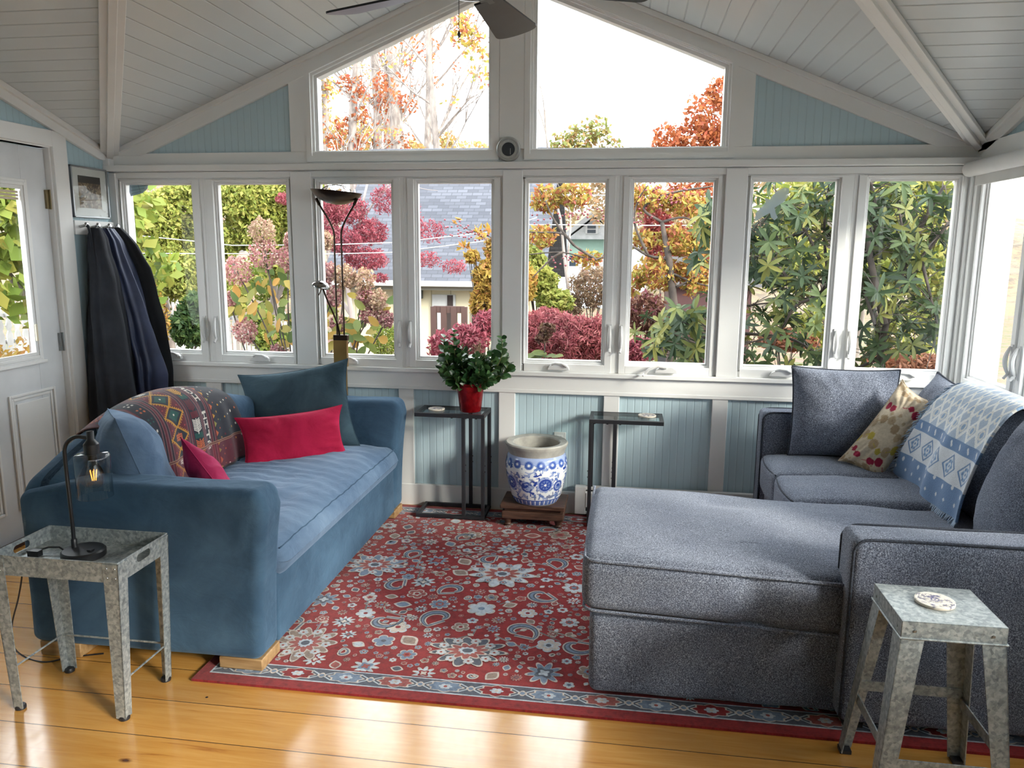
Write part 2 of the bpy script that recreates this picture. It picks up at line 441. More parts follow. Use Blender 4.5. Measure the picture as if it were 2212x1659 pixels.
for a in A:
    a = Vector(a); c = Vector(Cn); d = (c-a)
    nrm = Vector((0,0,-1))
    t.bar(a+Vector((0,0,-.012)), c+Vector((0,0,-.012)), .10, .022)
    t.bar(a+Vector((0,0,-.03)), c+Vector((0,0,-.03)), .035, .022)
trim(6, t)
# side walls
def side_wall(name, x0, x1, holes, m, zt=None):
    """plane wall along y with rectangular holes (y0,y1,z0,z1), sorted by y"""
    mb = MB(); ys = [YB-WT]
    for h in holes: ys += [h[0], h[1]]
    ys.append(WT)
    for i in range(0, len(ys), 2): mb.box(x0, ys[i], 0, x1, ys[i+1], ZE)
    for y0, y1, z0, z1 in holes:
        if z0 > 0: mb.box(x0, y0, 0, x1, y1, z0)
        mb.box(x0, y0, z1, x1, y1, ZE)
    mb.prism([(YB-.01,ZE),(0.01,ZE),(YC,ZP+.03)], 0, x0, x1)
    return struct(mb, name, m)
DH = (-1.42, -.507, 0, 2.072)
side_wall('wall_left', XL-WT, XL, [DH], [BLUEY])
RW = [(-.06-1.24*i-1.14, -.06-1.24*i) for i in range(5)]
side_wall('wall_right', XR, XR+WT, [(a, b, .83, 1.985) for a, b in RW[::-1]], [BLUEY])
mb = MB(); mb.box(XL, YB-WT, 0, XR, YB, 2.1); mb.prism([(XL,2.1),(XR,2.1),(XC,ZP)], 1, YB-WT, YB)
struct(mb, 'wall_rear', PLAINBLUE)
t = MB()
for xe, s in ((XL,1),(XR,-1)):
    x1 = xe+s*.024
    t.prism([(0,ZE),(YC,ZP),(YC,ZP-.085),(-.12,ZE-.04),(0,ZE-.04)], 0, xe, x1)
    t.prism([(YB,ZE),(YC,ZP),(YC,ZP-.085),(YB+.12,ZE-.04),(YB,ZE-.04)], 0, xe, x1)
    t.prism([(0,ZE),(YC,ZP),(YC,ZP-.03),(0,ZE-.03)], 0, xe, xe+s*.042)
t.box(XL, -.07, 1.992, XL+.04, 0, ZE-.03)
trim(7, t)
t = MB()
t.box(XR-.024, YB, 2.0, XR, -.02, ZE); t.box(XR-.03, YB, 1.985, XR, 0, 2.0)
t.box(XR-.045, YB, .828, XR+.02, 0, .852); t.box(XR-.02, YB, .73, XR, 0, .828)
for a, b in [(RW[i+1][1], RW[i][0]) for i in range(4)]: t.box(XR-.03, a-.005, .852, XR, b+.005, 1.985)
t.box(XR-.028, -.062, .852, XR, 0, 1.985)
for a, b in RW:
    t.box(XR, a, .83, XR+WT+.03, a+.012, 1.985); t.box(XR, b-.012, .83, XR+WT+.03, b, 1.985); t.box(XR, a, 1.96, XR+WT+.03, b, 1.985); t.box(XR, a, .83, XR+WT+.03, b, .845)
trim(8, t)
struct(MB().box(XL, YB, 0, XL+.02, -1.54, .135), 'baseboard_left', WHITE)
struct(MB().box(XR-.02, YB, 0, XR, 0, .135), 'baseboard_right', WHITE)
# ---------------------------------------------------------------- casement windows
WN = [0]
def latch(par, x, z, y=-.012, s=1):
    mb = MB(); mb.box(x-.011, y-.008, z-.085, x+.011, y, z+.07)
    pts = [(x, y-.012-.018*math.sin(PI*i/8), z+.06-.13*i/8) for i in range(9)]
    mb.tube(pts, [.006+.005*math.sin(PI*i/8) for i in range(9)], 8)
    mb.tube([(x, y-.01, z-.065), (x+.003*s, y-.03, z-.09)], .007, 8)
    return mb.out('latch_handle', HARD, par)
def crank(par, x, z, y=-.014, arm=0, s=1):
    mb = MB(); n = 10
    P = [(-.065,0),(.062,0),(.058,.018),(.03,.034),(-.02,.036),(-.055,.02)]
    mb.prism([(x+a*s, z+b) for a, b in P], 1, y-.028, y)
    if not arm:
        mb.tube([(x-.04*s, y-.03, z+.03), (x-.02*s, y-.036, z+.041), (x+.02*s, y-.036, z+.038), (x+.05*s, y-.034, z+.022)], [.007,.006,.006,.009], 8)
    else:
        mb.tube([(x+.0, y-.03, z+.034), (x-.05, y-.038, z+.042), (x-.1, y-.05, z+.02), (x-.125, y-.058, z-.008)], [.012,.012,.008,.006], 8)
        mb.tube([(x-.125, y-.05, z-.004), (x-.13, y-.085, z-.01)], .006, 8)
    return mb.out('crank_handle', HARD, par, bevel=.003)
def casement(w, gx0, gw, loc, rz=0, latchside=0, crankx=None, arm=0, outer=None):
    """one sash: glass gx0..gx0+gw, frame opening outer=(a,b), all in local x; z .852...1.985"""
    WN[0] += 1
    r = struct_root('window_%d' % WN[0], loc, rz)
    ORG[r] = Vector((0,0,0))
    a, b = outer; g0, g1 = gx0, gx0+gw; Z0, Z1, G0, G1 = .852, 1.96, .918, 1.918
    f = MB()
    for st, y0, y1 in ((0, -.004, .10), (.022, -.014, .05)):
        aa, bb, z0, z1 = a+st, b-st, Z0, Z1-st*.6
        ia, ib, iz0, iz1 = g0-.034+st*.6, g1+.034-st*.6, G0-.034+st*.6, G1+.03-st*.5
        f.box(aa, y0, z0, ia, y1, z1); f.box(ib, y0, z0, bb, y1, z1)
        f.box(ia, y0, z0, ib, y1, iz0); f.box(ia, y0, iz1, ib, y1, z1)
    f.out('casing', WHITE, r, bevel=.002, smooth=False)
    s = MB()
    for st, en, y0, y1 in ((.03, .010, .004, .04), (.012, .0, .012, .05)):
        s.box(g0-st, y0, G0-st, g0-en, y1, G1+st); s.box(g1+en, y0, G0-st, g1+st, y1, G1+st)
        s.box(g0-en, y0, G0-st, g1+en, y1, G0-en); s.box(g0-en, y0, G1+en, g1+en, y1, G1+st)
    s.out('sash', WHITE2, r, bevel=.003, smooth=False)
    MB().box(g0-.003, .022, G0-.003, g1+.003, .027, G1+.003).out('pane', GLASS, r, smooth=False)
    if latchside: latch(r, (g1+.048) if latchside > 0 else (g0-.048), 1.065, -.012, latchside)
    if crankx is not None: crank(r, crankx, .866, -.012, arm)
    return r
GX = [-3.038, -2.437, -1.795, -1.206, -.564, .023, .66, 1.255]; GW = .428
mid = [(GX[2*i]+GW+GX[2*i+1])/2 for i in range(4)]
CK = [-2.78, -2.2, -1.64, -1.0, -.375, .235, .865, 1.5]
for i in range(8):
    u = UN[i//2]; out = (u[0], mid[i//2]) if i % 2 == 0 else (mid[i//2], u[1])
    casement(i, GX[i], GW, (0,0,0), 0, 1 if i % 2 == 0 else -1, CK[i], arm=1 if i == 5 else 0, outer=out)
# gable windows
def gable_window(pl, zo):
    WN[0] += 1; r = struct_root('window_%d' % WN[0])
    ORG[r] = Vector((0,0,0))
    def inset(P, d):
        n = len(P); c = Vector((sum(p[0] for p in P)/n, sum(p[1] for p in P)/n)); L = []
        for i in range(n):
            p, q = Vector(P[i]), Vector(P[(i+1) % n]); e = (q-p).normalized(); nn = Vector((-e.y, e.x))
            if nn.dot(c-p) < 0: nn = -nn
            L.append((p+nn*d, e))
        R = []
        for i in range(n):
            (p, e), (q, g) = L[i-1], L[i]
            tt = ((q-p).x*g.y-(q-p).y*g.x)/(e.x*g.y-e.y*g.x); R.append(tuple(p+e*tt))
        return R
    def ring(mb, P, d0, d1, y0, y1):
        a, b = inset(P, d0), inset(P, d1); n = len(a)
        V = [(p[0], y, p[1]) for y in (y0, y1) for ps in (a, b) for p in ps]
        for i in range(n):
            j = (i+1) % n
            mb.add([V[i], V[j], V[n+j], V[n+i], V[2*n+i], V[2*n+j], V[3*n+j], V[3*n+i]], [(0,1,2,3),(7,6,5,4),(0,4,5,1),(1,5,6,2),(2,6,7,3),(3,7,4,0)])
    f = MB(); ring(f, pl, -.012, .02, -.034, .1); ring(f, pl, .016, .034, -.018, .1); f.out('casing', WHITE, r, smooth=False)
    f = MB(); ring(f, pl, .032, .052, .0, .06); f.out('sash', WHITE2, r, smooth=False)
    MB().prism(inset(pl, .047), 1, .03, .035).out('pane', GLASS, r, smooth=False)
b0 = 2.052
gable_window([(UX0,b0),(ML,b0),(ML,topl(ML)),(UX0,topl(UX0))], 0)
gable_window([(MR,b0),(UX1,b0),(UX1,topr(UX1)),(MR,topr(MR))], 0)
# right wall units (only the first stands in the photo, the rest carry on behind the sofa and out of frame)
for i, (a, b) in enumerate(RW):
    L = 1.14
    for k in (0, 1):
        x0 = .045 if k == 0 else .57+.0; gx = .06 if k == 0 else L-.06-GW
        casement(0, gx, GW, (XR, b, 0), -PI/2, 1 if k == 0 else -1, gx+GW*.5, outer=(0, L/2) if k == 0 else (L/2, L))
# ---------------------------------------------------------------- door in the left wall
DGY0, DGY1, DGZ0, DGZ1 = -1.225, -.712, .985, 1.842
d = struct_root('door_1', (XL-.02, -.51, 0)); ORG[d] = Vector((XL-.02, -.51, 0))
xo = XL-.028
m_ = MB()
y0, y1 = -1.417, -.514; z1 = 2.066
m_.box(xo-.04, y0, .015, xo, DGY0-.02, z1); m_.box(xo-.04, DGY1+.02, .015, xo, y1, z1)
m_.box(xo-.04, DGY0-.02, .015, xo, DGY1+.02, DGZ0-.02); m_.box(xo-.04, DGY0-.02, DGZ1+.02, xo, DGY1+.02, z1)
m_.out('door_slab', mat('door_paint', (.70,.715,.73), .35), d, smooth=False, bevel=.002)
m_ = MB()
def ringx(mb, xa, xb, y0, y1, z0, z1, w):
    mb.box(xa, y0, z0, xb, y0+w, z1); mb.box(xa, y1-w, z0, xb, y1, z1); mb.box(xa, y0+w, z0, xb, y1-w, z0+w); mb.box(xa, y0+w, z1-w, xb, y1-w, z1)
for g, w, xx in ((.052, .016, .006), (.036, .018, .014), (.018, .019, .009)):
    ringx(m_, xo-.002, xo+xx, DGY0-g, DGY1+g, DGZ0-g, DGZ1+g, w)
m_.box(xo-.002, DGY0-.065, DGZ0-.062, xo+.018, DGY1+.065, DGZ0-.045)
m_.out('glass_moulding', WHITE, d, smooth=False, bevel=.002)
MB().box(xo-.022, DGY0-.01, DGZ0-.01, xo-.018, DGY1+.01, DGZ1+.01).out('pane', GLASS, d, smooth=False)
m_ = MB()
for i in range(3): m_.box(xo-.016, DGY0+.005, DGZ1-.022-.017*i, xo-.004, DGY1-.005, DGZ1-.010-.017*i)
m_.out('blind_slats', mat('blind_slats_paint', srgb(205,190,165), .4), d, smooth=False)
m_ = MB().box(xo-.002, DGY1+.002, 1.045, xo+.018, DGY1+.016, 1.135)
m_.out('blind_slider', mat('cream_plastic', srgb(225,215,190), .4), d, bevel=.002)
m_ = MB()
for a0, a1 in ((-1.33,-1.02), (-.93,-.60)):
    for g, xx in ((0, .010), (.02, .004), (.05, .012)):
        if g < .05: ringx(m_, xo-.001, xo+xx, a0+g, a1-g, .17+g, .78-g, .014)
        else: m_.box(xo-.001, a0+g, .17+g, xo+xx*.6, a1-g, .78-g)
m_.out('raised_panel', WHITE, d, smooth=False, bevel=.003)
for i, hz in enumerate((1.80, 1.02, .25)):
    h = MB(); h.box(xo+.0, -.535, hz-.05, xo+.012, -.512, hz+.05); h.box(xo+.0, -.508, hz-.05, xo+.012, -.488, hz+.05)
    h.tube([(xo+.014, -.51, hz-.052), (xo+.014, -.51, hz+.052)], .007, 8)
    h.out('hinge', BRASSH if i == 0 else STEELH, d, smooth=False)
t = MB()
t.box(XL-.09, -.511, 0, XL+.004, -.497, 2.09); t.box(XL-.05, -1.43, 0, XL+.005, -1.42, 2.09); t.box(XL-.05, -1.43, 2.072, XL+.005, -.497, 2.085)
t.box(XL, -.50, 0, XL+.022, -.392, 2.165); t.box(XL, -1.535, 0, XL+.022, -1.425, 2.165); t.box(XL, -1.425, 2.08, XL+.022, -.5, 2.165)
trim(9, t)
struct(MB().box(XL-.13, -1.42, .0, XL+.03, -.507, .018), 'trim_10', mat('dark_threshold', srgb(62,36,26), .5))
# ---------------------------------------------------------------- rug
RX0, RX1, RY0, RY1, RZ = -1.515, 1.62, -2.05, -.055, .010
RED = srgb(144,38,40)
def rugmat(name, c, v=.16):
    N = NT(name); o = N.obj()
    f = N.ramp(N.noise(N.scale(o, (30, 190, 1)), 3, 3, .7), [(.3, (1-v*1.6,)*3), (.7, (1+v,)*3)])
    g = N.ramp(N.noise(o, 38, 4, .75), [(.34, (.66,.66,.70)), (.52, (.98,.97,.98)), (.66, (1.14,1.10,1.10))])
    N.set(N.b, 'Base Color', N.mix(1.0, N.mix(1.0, c, f, 'MULTIPLY'), g, 'MULTIPLY')); N.base(Roughness=.95)
    N.set(N.b, 'Specular IOR Level', .15); N.set(N.b, 'Sheen Weight', .15)
    N.bump(N.noise(o, 500, 2), .5, .002); return N.m
RM = [rugmat('rug_red', RED), rugmat('rug_cream', srgb(200,190,180)), rugmat('rug_blue', srgb(120,138,160)), rugmat('rug_slate', srgb(86,92,104)),
      rugmat('rug_ice', srgb(190,200,208)), rugmat('rug_rose', srgb(160,88,82)), rugmat('rug_deep_red', srgb(140,34,38)), rugmat('rug_taupe', srgb(150,132,120))]
rug = MB(); LV = [0]
rug.box(RX0, RY0, 0.001, RX1, RY1, RZ)
def rp(pts, m, lv):
    """flat pattern shape woven into the rug"""
    pts = [(min(max(x, CX0[0]), CX0[1]), min(max(y, CX0[2]), CX0[3])) for x, y in pts]
    rug.mi = m; z = RZ+.00025*lv
    n = len(pts); cx = sum(p[0] for p in pts)/n; cy = sum(p[1] for p in pts)/n
    rug.add([(x, y, z) for x, y in pts], [tuple(range(n))])
CX0 = [RX0+.14, RX1-.14, RY0+.145, RY1-.13]
def polar(cx, cy, f, n=40, rot=0, sx=1, sy=1):
    P = []
    for i in range(n):
        a = 2*PI*i/n; r = f(a); x, y = r*math.cos(a)*sx, r*math.sin(a)*sy
        P.append((cx+x*math.cos(rot)-y*math.sin(rot), cy+x*math.sin(rot)+y*math.cos(rot)))
    return P
def ok(cx, cy, r): return CX0[0] < cx-r*.4 and cx+r*.4 < CX0[1] and CX0[2] < cy-r*.4 and cy+r*.4 < CX0[3]
def flower(cx, cy, r, k=6, a=4, b=1, c=3, rot=0, lv=4, pet=.30):
    if not ok(cx, cy, r): return
    if k >= 9:
        g = lambda q: (lambda t: r*q*(.52+.48*abs(math.cos(k*t/2))**1.4+.05*math.sin(2*t)))
        rp(polar(cx, cy, g(1), 8*k, rot), 1 if a != 1 else 4, lv); rp(polar(cx, cy, g(.86), 8*k, rot), a, lv+1)
        rp(polar(cx, cy, lambda t: r*.42*(1+.25*math.cos(4*t)), 32, rot), c, lv+2); rp(polar(cx, cy, lambda t: r*.24*(1+.3*math.cos(4*t)), 24, rot), b, lv+3)
        return
    rp(polar(cx, cy, lambda t: r*(1-pet+pet*abs(math.cos(k*t/2))**.6), 8*k, rot), 1 if a != 1 else 4, lv)
    rp(polar(cx, cy, lambda t: r*.86*(1-pet*1.15+pet*1.15*abs(math.cos(k*t/2))**.6), 8*k, rot), a, lv+1)
    rp(polar(cx, cy, lambda t: r*.40*(1+.18*math.cos(k*t)), 24, rot), b, lv+2)
    rp(polar(cx, cy, lambda t: r*.22, 12), c, lv+3)
def ribbon(pts, w, m, lv):
    n = len(pts); L = []; R = []
    for i, p in enumerate(pts):
        a = pts[max(0, i-1)]; b = pts[min(n-1, i+1)]; dx, dy = b[0]-a[0], b[1]-a[1]; l = math.hypot(dx, dy)+1e-9
        ww = w(i/(n-1)) if callable(w) else w
        L.append((p[0]-dy/l*ww, p[1]+dx/l*ww)); R.append((p[0]+dy/l*ww, p[1]-dx/l*ww))
    rug.mi = m; z = RZ+.00025*lv
    cl = lambda q: (min(max(q[0], CX0[0]), CX0[1]), min(max(q[1], CX0[2]), CX0[3]), z)
    V = [cl(q) for pr in zip(L, R) for q in pr]
    rug.add(V, [(2*i, 2*i+1, 2*i+3, 2*i+2) for i in range(n-1)])
def leaf(cx, cy, l, rot, m=4, lv=3, wd=.36):
    if not ok(cx, cy, l): return
    f = lambda k: [(cx+math.cos(rot)*(t-.5)*l*k-math.sin(rot)*s*wd*l*k*math.sin(PI*t), cy+math.sin(rot)*(t-.5)*l*k+math.cos(rot)*s*wd*l*k*math.sin(PI*t)) for s, ts in ((1, np.linspace(0,1,8)), (-1, np.linspace(1,0,8)[1:-1])) for t in ts]
    rp(f(1.0), 1, lv); rp(f(.72), m, lv+1)
def hook(cx, cy, s, rot, fl=1):
    """curled palmette branch"""
    if not ok(cx, cy, s): return
    P = []
    for i in range(22):
        t = i/21; a = -.9+4.9*t; r = s*(.10+.46*t)
        P.append((r*math.cos(a)*fl, r*math.sin(a)))
    P += [(P[-1][0]+fl*(s*.12*(j+1)), P[-1][1]+s*.06*(j+1)) for j in range(4)]
    P = [(cx+x*math.cos(rot)-y*math.sin(rot), cy+x*math.sin(rot)+y*math.cos(rot)) for x, y in P]
    wv = lambda t: s*(.028+.075*math.sin(PI*min(1, t*.9+.1))**3)
    ribbon(P, lambda t: wv(t)+.006, 1, 5); ribbon(P, wv, 3, 6); ribbon(P, lambda t: wv(t)*.45, 2, 7)
def palmette(cx, cy, rx, ry, rot=0, a=4, b=5, c=1, k=11):
    if not ok(cx, cy, min(rx, ry)): return
    f = lambda s, pt: (lambda t: s*(1-pt*1.25+pt*1.25*abs(math.cos(k*t/2))**1.3+.05*math.sin(3*t)))
    rp(polar(cx, cy, f(1.06, .3), 8*k, rot, rx, ry), 1, 8); rp(polar(cx, cy, f(.98, .33), 8*k, rot, rx, ry), a, 9)
    rp(polar(cx, cy, f(.62, .25), 8*k, rot+.2, rx, ry), c, 10); rp(polar(cx, cy, f(.54, .3), 8*k, rot+.2, rx, ry), b, 11)
    for i in range(9):
        an = 2*PI*i/9; flower(cx+rx*.78*math.cos(an)*.9, cy+ry*.78*math.sin(an)*.9, .022, 5, 2 if a == 4 else 4, 1, 6, lv=12)
    rp(polar(cx, cy, f(.26, .2), 40, 0, rx, ry), 4, 12); rp(polar(cx, cy, lambda t: .14, 20, 0, rx, ry), 3, 13)
R2 = random.Random(11)
placed = []
def free(x, y, r):
    if any((x-a)**2+(y-b)**2 < (r+c)**2 for a, b, c in placed): return False
    placed.append((x, y, r)); return True
PAL = [(at(1085,1245,2,0), .16, .14, 4), (at(1010,1412,2,0), .15, .11, 3), (at(660,1395,2,0), .12, .13, 7), (at(810,1225,2,0), .15, .13, 2), (at(1160,1350,2,0), .001, .001, 4)]
for p, rx, ry, a in PAL[:4]:
    palmette(p.x, p.y, rx, ry, R2.uniform(-.2, .2), a); placed.append((p.x, p.y, (rx+ry)/2))
FL = [((700,1300),.075,2), ((790,1445),.06,4), ((860,1360),.055,1), ((1040,1320),.07,4), ((945,1215),.065,2), ((1175,1460),.08,2), ((915,1262),.06,4), ((1020,1160),.06,7), ((1240,1275),.06,4), ((1100,1190),.07,4), ((1185,1400),.055,1), ((950,1310),.05,2), ((790,1330),.045,4), ((1140,1330),.045,1), ((680,1430),.045,4), ((1230,1350),.045,4), ((930,1175),.045,1), ((1210,1160),.07,7), ((840,1140),.05,4)]
for (px, py), r, a in FL:
    p = at(px, py, 2, 0); flower(p.x, p.y, r*.95, R2.choice([6,8,9]), a, R2.choice([1,5,4]), R2.choice([3,6,2]), R2.uniform(0,1), lv=5); placed.append((p.x, p.y, r))
for (px, py), s, rt, fl in (((950,1340),.13,.3,1), ((1120,1370),.13,.2,-1), ((830,1345),.12,2.6,1), ((1170,1290),.12,1.8,1), ((1060,1215),.1,2,-1), ((900,1200),.1,.5,1), ((1195,1220),.12,-.4,-1), ((980,1280),.11,-.2,1), ((860,1270),.11,2.2,-1), ((1010,1165),.1,0,1), ((1180,1150),.1,1,-1), ((640,1350),.12,1,1), ((1245,1400),.12,2.5,1)):
    p = at(px, py, 2, 0); hook(p.x, p.y, s*1.15, rt, fl); placed.append((p.x, p.y, s*.55))
# trailing vines, mirrored arabesques
for i in range(60):
    x, y = R2.uniform(CX0[0], CX0[1]), R2.uniform(CX0[2], CX0[3]); a = R2.choice([.45, PI-.45, -.45, PI+.45])+R2.uniform(-.2, .2); P = [(x, y)]
    for j in range(R2.choice([9, 12, 15])):
        if j == 6: a += R2.choice([-1, 1])*R2.uniform(.8, 1.3)
        x += .026*math.cos(a); y += .026*math.sin(a)+.002*math.sin(j*2)
        if not (CX0[0] < x < CX0[1] and CX0[2] < y < CX0[3]): break
        P.append((x, y))
    if len(P) > 4:
        ribbon(P, .0044, R2.choice([1, 1, 7]), 1); ribbon(P, .0020, 3, 2)
        for j in range(2, len(P)-1, 3): leaf(P[j][0]+.012, P[j][1]+.01, .032, R2.uniform(0, 6), R2.choice([4,2,1]))
for k in range(16000):
    r = (R2.choice([.016, .013, .011]) if k > 4500 else R2.choice([.032, .027, .023, .019])) if k > 500 else R2.choice([.05, .042, .036])
    x, y = R2.uniform(CX0[0]+.02, CX0[1]-.02), R2.uniform(CX0[2]+.02, CX0[3]-.02)
    if len(placed) > 1900: break
    if free(x, y, r*1.02):
        q = R2.random()
        if q < .62: flower(x, y, r*.95, R2.choice([5,5,6,9,11]), R2.choice([4,4,2,1,7,5,2]), R2.choice([1,2,5]), R2.choice([3,6]), R2.uniform(0, 1), lv=4)
        elif q < .9: leaf(x, y, r*2.0, R2.uniform(0, 2*PI), R2.choice([4,2,3,7,5]))
        else: hook(x, y, r*1.5, R2.uniform(0, 6), R2.choice([1,-1]))
# border bands
BB = CX0; B1 = [RX0+.042, RX1-.042, RY0+.05, RY1-.042]
CX0 = [RX0, RX1, RY0, RY1]
def frame(b, w, m, lv):
    x0, x1, y0, y1 = b
    for q in ((x0,y0,x1,y0+w), (x0,y1-w,x1,y1), (x0,y0+w,x0+w,y1-w), (x1-w,y0+w,x1,y1-w)): rp([(q[0],q[1]),(q[2],q[1]),(q[2],q[3]),(q[0],q[3])], m, lv)
bw = .09
for j, (q, w, m) in enumerate(((B1, .007, 4), ([B1[0]+.007,B1[1]-.007,B1[2]+.007,B1[3]-.007], bw-.014, 3), ([B1[0]+bw-.007,B1[1]-bw+.007,B1[2]+bw-.007,B1[3]-bw+.007], .006, 4))): frame(q, w, m, 2+j*.3)
frame([RX0+.018, RX1-.018, RY0+.02, RY1-.018], .004, 6, 1)
def band(xa, ya, xb, yb):
    L = math.hypot(xb-xa, yb-ya); n = max(1, round(L/.19)); rot = math.atan2(yb-ya, xb-xa)
    for i in range(n):
        t = (i+.5)/n; x, y = xa+(xb-xa)*t, ya+(yb-ya)*t
        rp(polar(x, y, lambda a: .034*(1+.12*math.cos(8*a)), 32, rot, 1.9, 1), 1, 4); rp(polar(x, y, lambda a: .030*(1+.12*math.cos(8*a)), 32, rot, 1.9, 1), (2, 6, 2, 5)[i % 4], 4.6)
        rp(polar(x, y, lambda a: .017*(.7+.3*abs(math.cos(3*a))), 36, rot, 1.5, 1), 4, 5.2); rp(polar(x, y, lambda a: .007, 10), (5, 1)[i % 2], 5.8)
        t = i/n; x, y = xa+(xb-xa)*t, ya+(yb-ya)*t
        rp(polar(x, y, lambda a: .017*(.75+.25*abs(math.cos(2*a))), 32, rot), 1, 4); rp(polar(x, y, lambda a: .009, 12), 2, 4.6)
        for s in (-1, 1):
            c, s_ = math.cos(rot), math.sin(rot)
            for u in (-1, 1):
                P = [(x+c*(u*.012+u*.03*k/4)-s_*s*(.006+.02*k/4), y+s_*(u*.012+u*.03*k/4)+c*s*(.006+.02*k/4)) for k in range(5)]
                ribbon(P, .0028, 4, 3.6)
h = bw/2; x0, x1, y0, y1 = B1[0]+h, B1[1]-h, B1[2]+h, B1[3]-h
for q in ((x0,y0,x1,y0), (x1,y0,x1,y1), (x1,y1,x0,y1), (x0,y1,x0,y0)): band(*q)
o = rug.out('area_rug', RM, smooth=False)
tag(o, 'red floral oriental style rug with a blue-grey medallion border on the pine floor', 'rug')
# ---------------------------------------------------------------- soft goods helpers
VB, VB2 = srgb(44,68,90), srgb(70,98,122)
VEL = velvet('blue_velvet', VB, VB2)
VTEAL = velvet('teal_velvet', srgb(48,68,80), srgb(76,100,112))
VBL = velvet('light_blue_velvet', srgb(74,96,122), srgb(106,128,152))
PINK = velvet('crimson_velvet', srgb(150,16,52), srgb(192,34,78))
PINK2 = velvet('dark_pink_velvet', srgb(152,24,70), srgb(186,48,98))
TW = tweed('grey_tweed', srgb(30,32,39), srgb(94,101,116), srgb(172,181,196))
TWW = mat('welt_tweed', srgb(60,66,78), .9, c2=srgb(34,38,48), vs=200)
OAK = mat('oak_foot', srgb(172,140,98), .45, c2=srgb(140,108,70), vs=6, st=(1,8,8))
def frame_of(n, upv=(0,0,1), roll=0):
    n = Vector(n).normalized(); u = Vector(upv).cross(n).normalized(); v = n.cross(u)
    return (u*math.cos(roll)+v*math.sin(roll), v*math.cos(roll)-u*math.sin(roll), n)
def pillow(c, w, h, t, fr, name_seed=0, n=34, pinch=.10, wr=.012, sag=0, ears=.02, squash=0):
    U, V, N_ = fr; c = Vector(c); mb = MB(); G = []
    for side in (1, -1):
        P = np.zeros((n+1, n+1, 3))
        for i in range(n+1):
            for j in range(n+1):
                u, v = -math.cos(PI*i/n), -math.cos(PI*j/n)
                u = .35*(-1+2*i/n)+.65*u; v = .35*(-1+2*j/n)+.65*v
                th = (max(0, 1-abs(u)**2.6)*max(0, 1-abs(v)**2.6))**.55
                x = u*w/2*(1-pinch*(1-v*v)*abs(u)**1.5+ears*abs(u*v)**4); y = v*h/2*(1-pinch*(1-u*u)*abs(v)**1.5+ears*abs(u*v)**4)
                z = side*t/2*th
                y -= sag*(1-v)*.5*(1-u*u)*.3
                z += side*squash*th*v*-.5
                q = c+U*x+V*y+N_*z
                ed = (1-th)
                a = math.atan2(v, u); rr = math.hypot(u, v)
                wv = (math.sin(a*9+5*nz((u, v, name_seed), 1.7, name_seed))+.5*math.sin(a*19+6*nz((u, v, name_seed+3), 1.9, name_seed)))*max(0, rr-.4)*th
                q += N_*side*(wr*nz(q, 9, name_seed)*2*th*(.6+ed)+wr*1.1*wv)
                P[i, j] = q
        G.append(P)
    mb.grid(G[0]); mb.grid(G[1], flip=True)
    border = [G[0][i, 0] for i in range(n+1)]+[G[0][n, j] for j in range(1, n+1)]+[G[0][i, n] for i in range(n-1, -1, -1)]+[G[0][0, j] for j in range(n-1, 0, -1)]
    return mb, border, G
def pillow_thing(name, label, cat, c, w, h, t, fr, m, seed=0, welt=None, group=None, **kw):
    T = thing(name, label, cat, (Vector(c)-fr[1]*h/2)[:], group)
    mb, bd, G = pillow(c, w, h, t, fr, seed, **kw)
    mb.out('cover', m, T, angle=0)
    if welt:
        w_ = MB(); w_.tube(bd, .0052, 6, closed=True); w_.out('welt', welt, T, angle=0)
    else:
        w_ = MB(); w_.tube(bd, .0022, 5, closed=True); w_.out('seam', m, T, angle=0)
    return T, G
# ---------------------------------------------------------------- blue sofa
sofa = thing('blue_sofa', 'long blue velvet sofa with one wide bench seat, facing the grey sectional', 'sofa', (-1.74, -1.07, 0))
def camel(y):
    t = min(1, max(0, (y+1.97)/1.82)); t = t**.8
    return .675+.195*math.sin(PI*t)**1.35
def backdef(q):
    y = q.y-1.065; f = max(0, (q.z+.22)/.6)
    top = camel(y); z = (q.z+.315)/.63*(top-.05)+.05
    x = q.x + (-.045*f if q.x > 0 else -.0)
    x += .006*nz((x, y, z), 6, 2)
    return Vector((x, y, z))
b = softbox((-2.105, 0, 0), (.25, 1.80, .63), .07, backdef, n=26, k=5)
b.out('backrest', VEL, sofa, angle=0)
def armdef(sgn):
    def f(q):
        z = (q.z+.32)/.64; x = q.x
        if x > 0: x += .05*max(0, z)**2*(x/.46)-.05*(x/.46)*max(0, z-.88)/.12*.6
        zz = q.z - (.05*max(0, (-x-.2)/.26) if q.z > .2 else 0)
        zz += .004*nz((x, q.y, q.z), 5, 4); yy = q.y+.004*nz((x, q.z, q.y), 6, 5)
        return Vector((x, yy, zz))
    return f
for yc, nm in ((-1.9, 0), (-.235, 1)):
    softbox((-1.745, yc, .378), (.935, .165, .65), .038, armdef(nm), n=14).out('arm', VEL, sofa, angle=0)
softbox((-1.735, -1.067, .19), (.905, 1.51, .275), .012, n=8).out('base', VEL, sofa, angle=0)
def seatdef(q):
    u, v = q.x/.36, q.y/.745
    cr = max(0, 1-abs(u)**3)*max(0, 1-abs(v)**4)
    z = q.z+(.030*cr if q.z > 0 else 0)
    if q.z > 0:
        ww = .0062*math.sin(q.y*75+4*nz((q.x, q.y, 0), 4, 3)+q.x*9)*max(0, 1-abs(v)**6)*(.35+.65*max(0, -u+.3))
        z += ww+.008*nz((q.x*2, q.y, 0), 6, 9)
    x = q.x+(.022*(1-abs(q.z)/.075)*max(0, u)**3 if u > 0 else 0)
    z -= .012*max(0, u)**4
    return Vector((x, q.y, z))
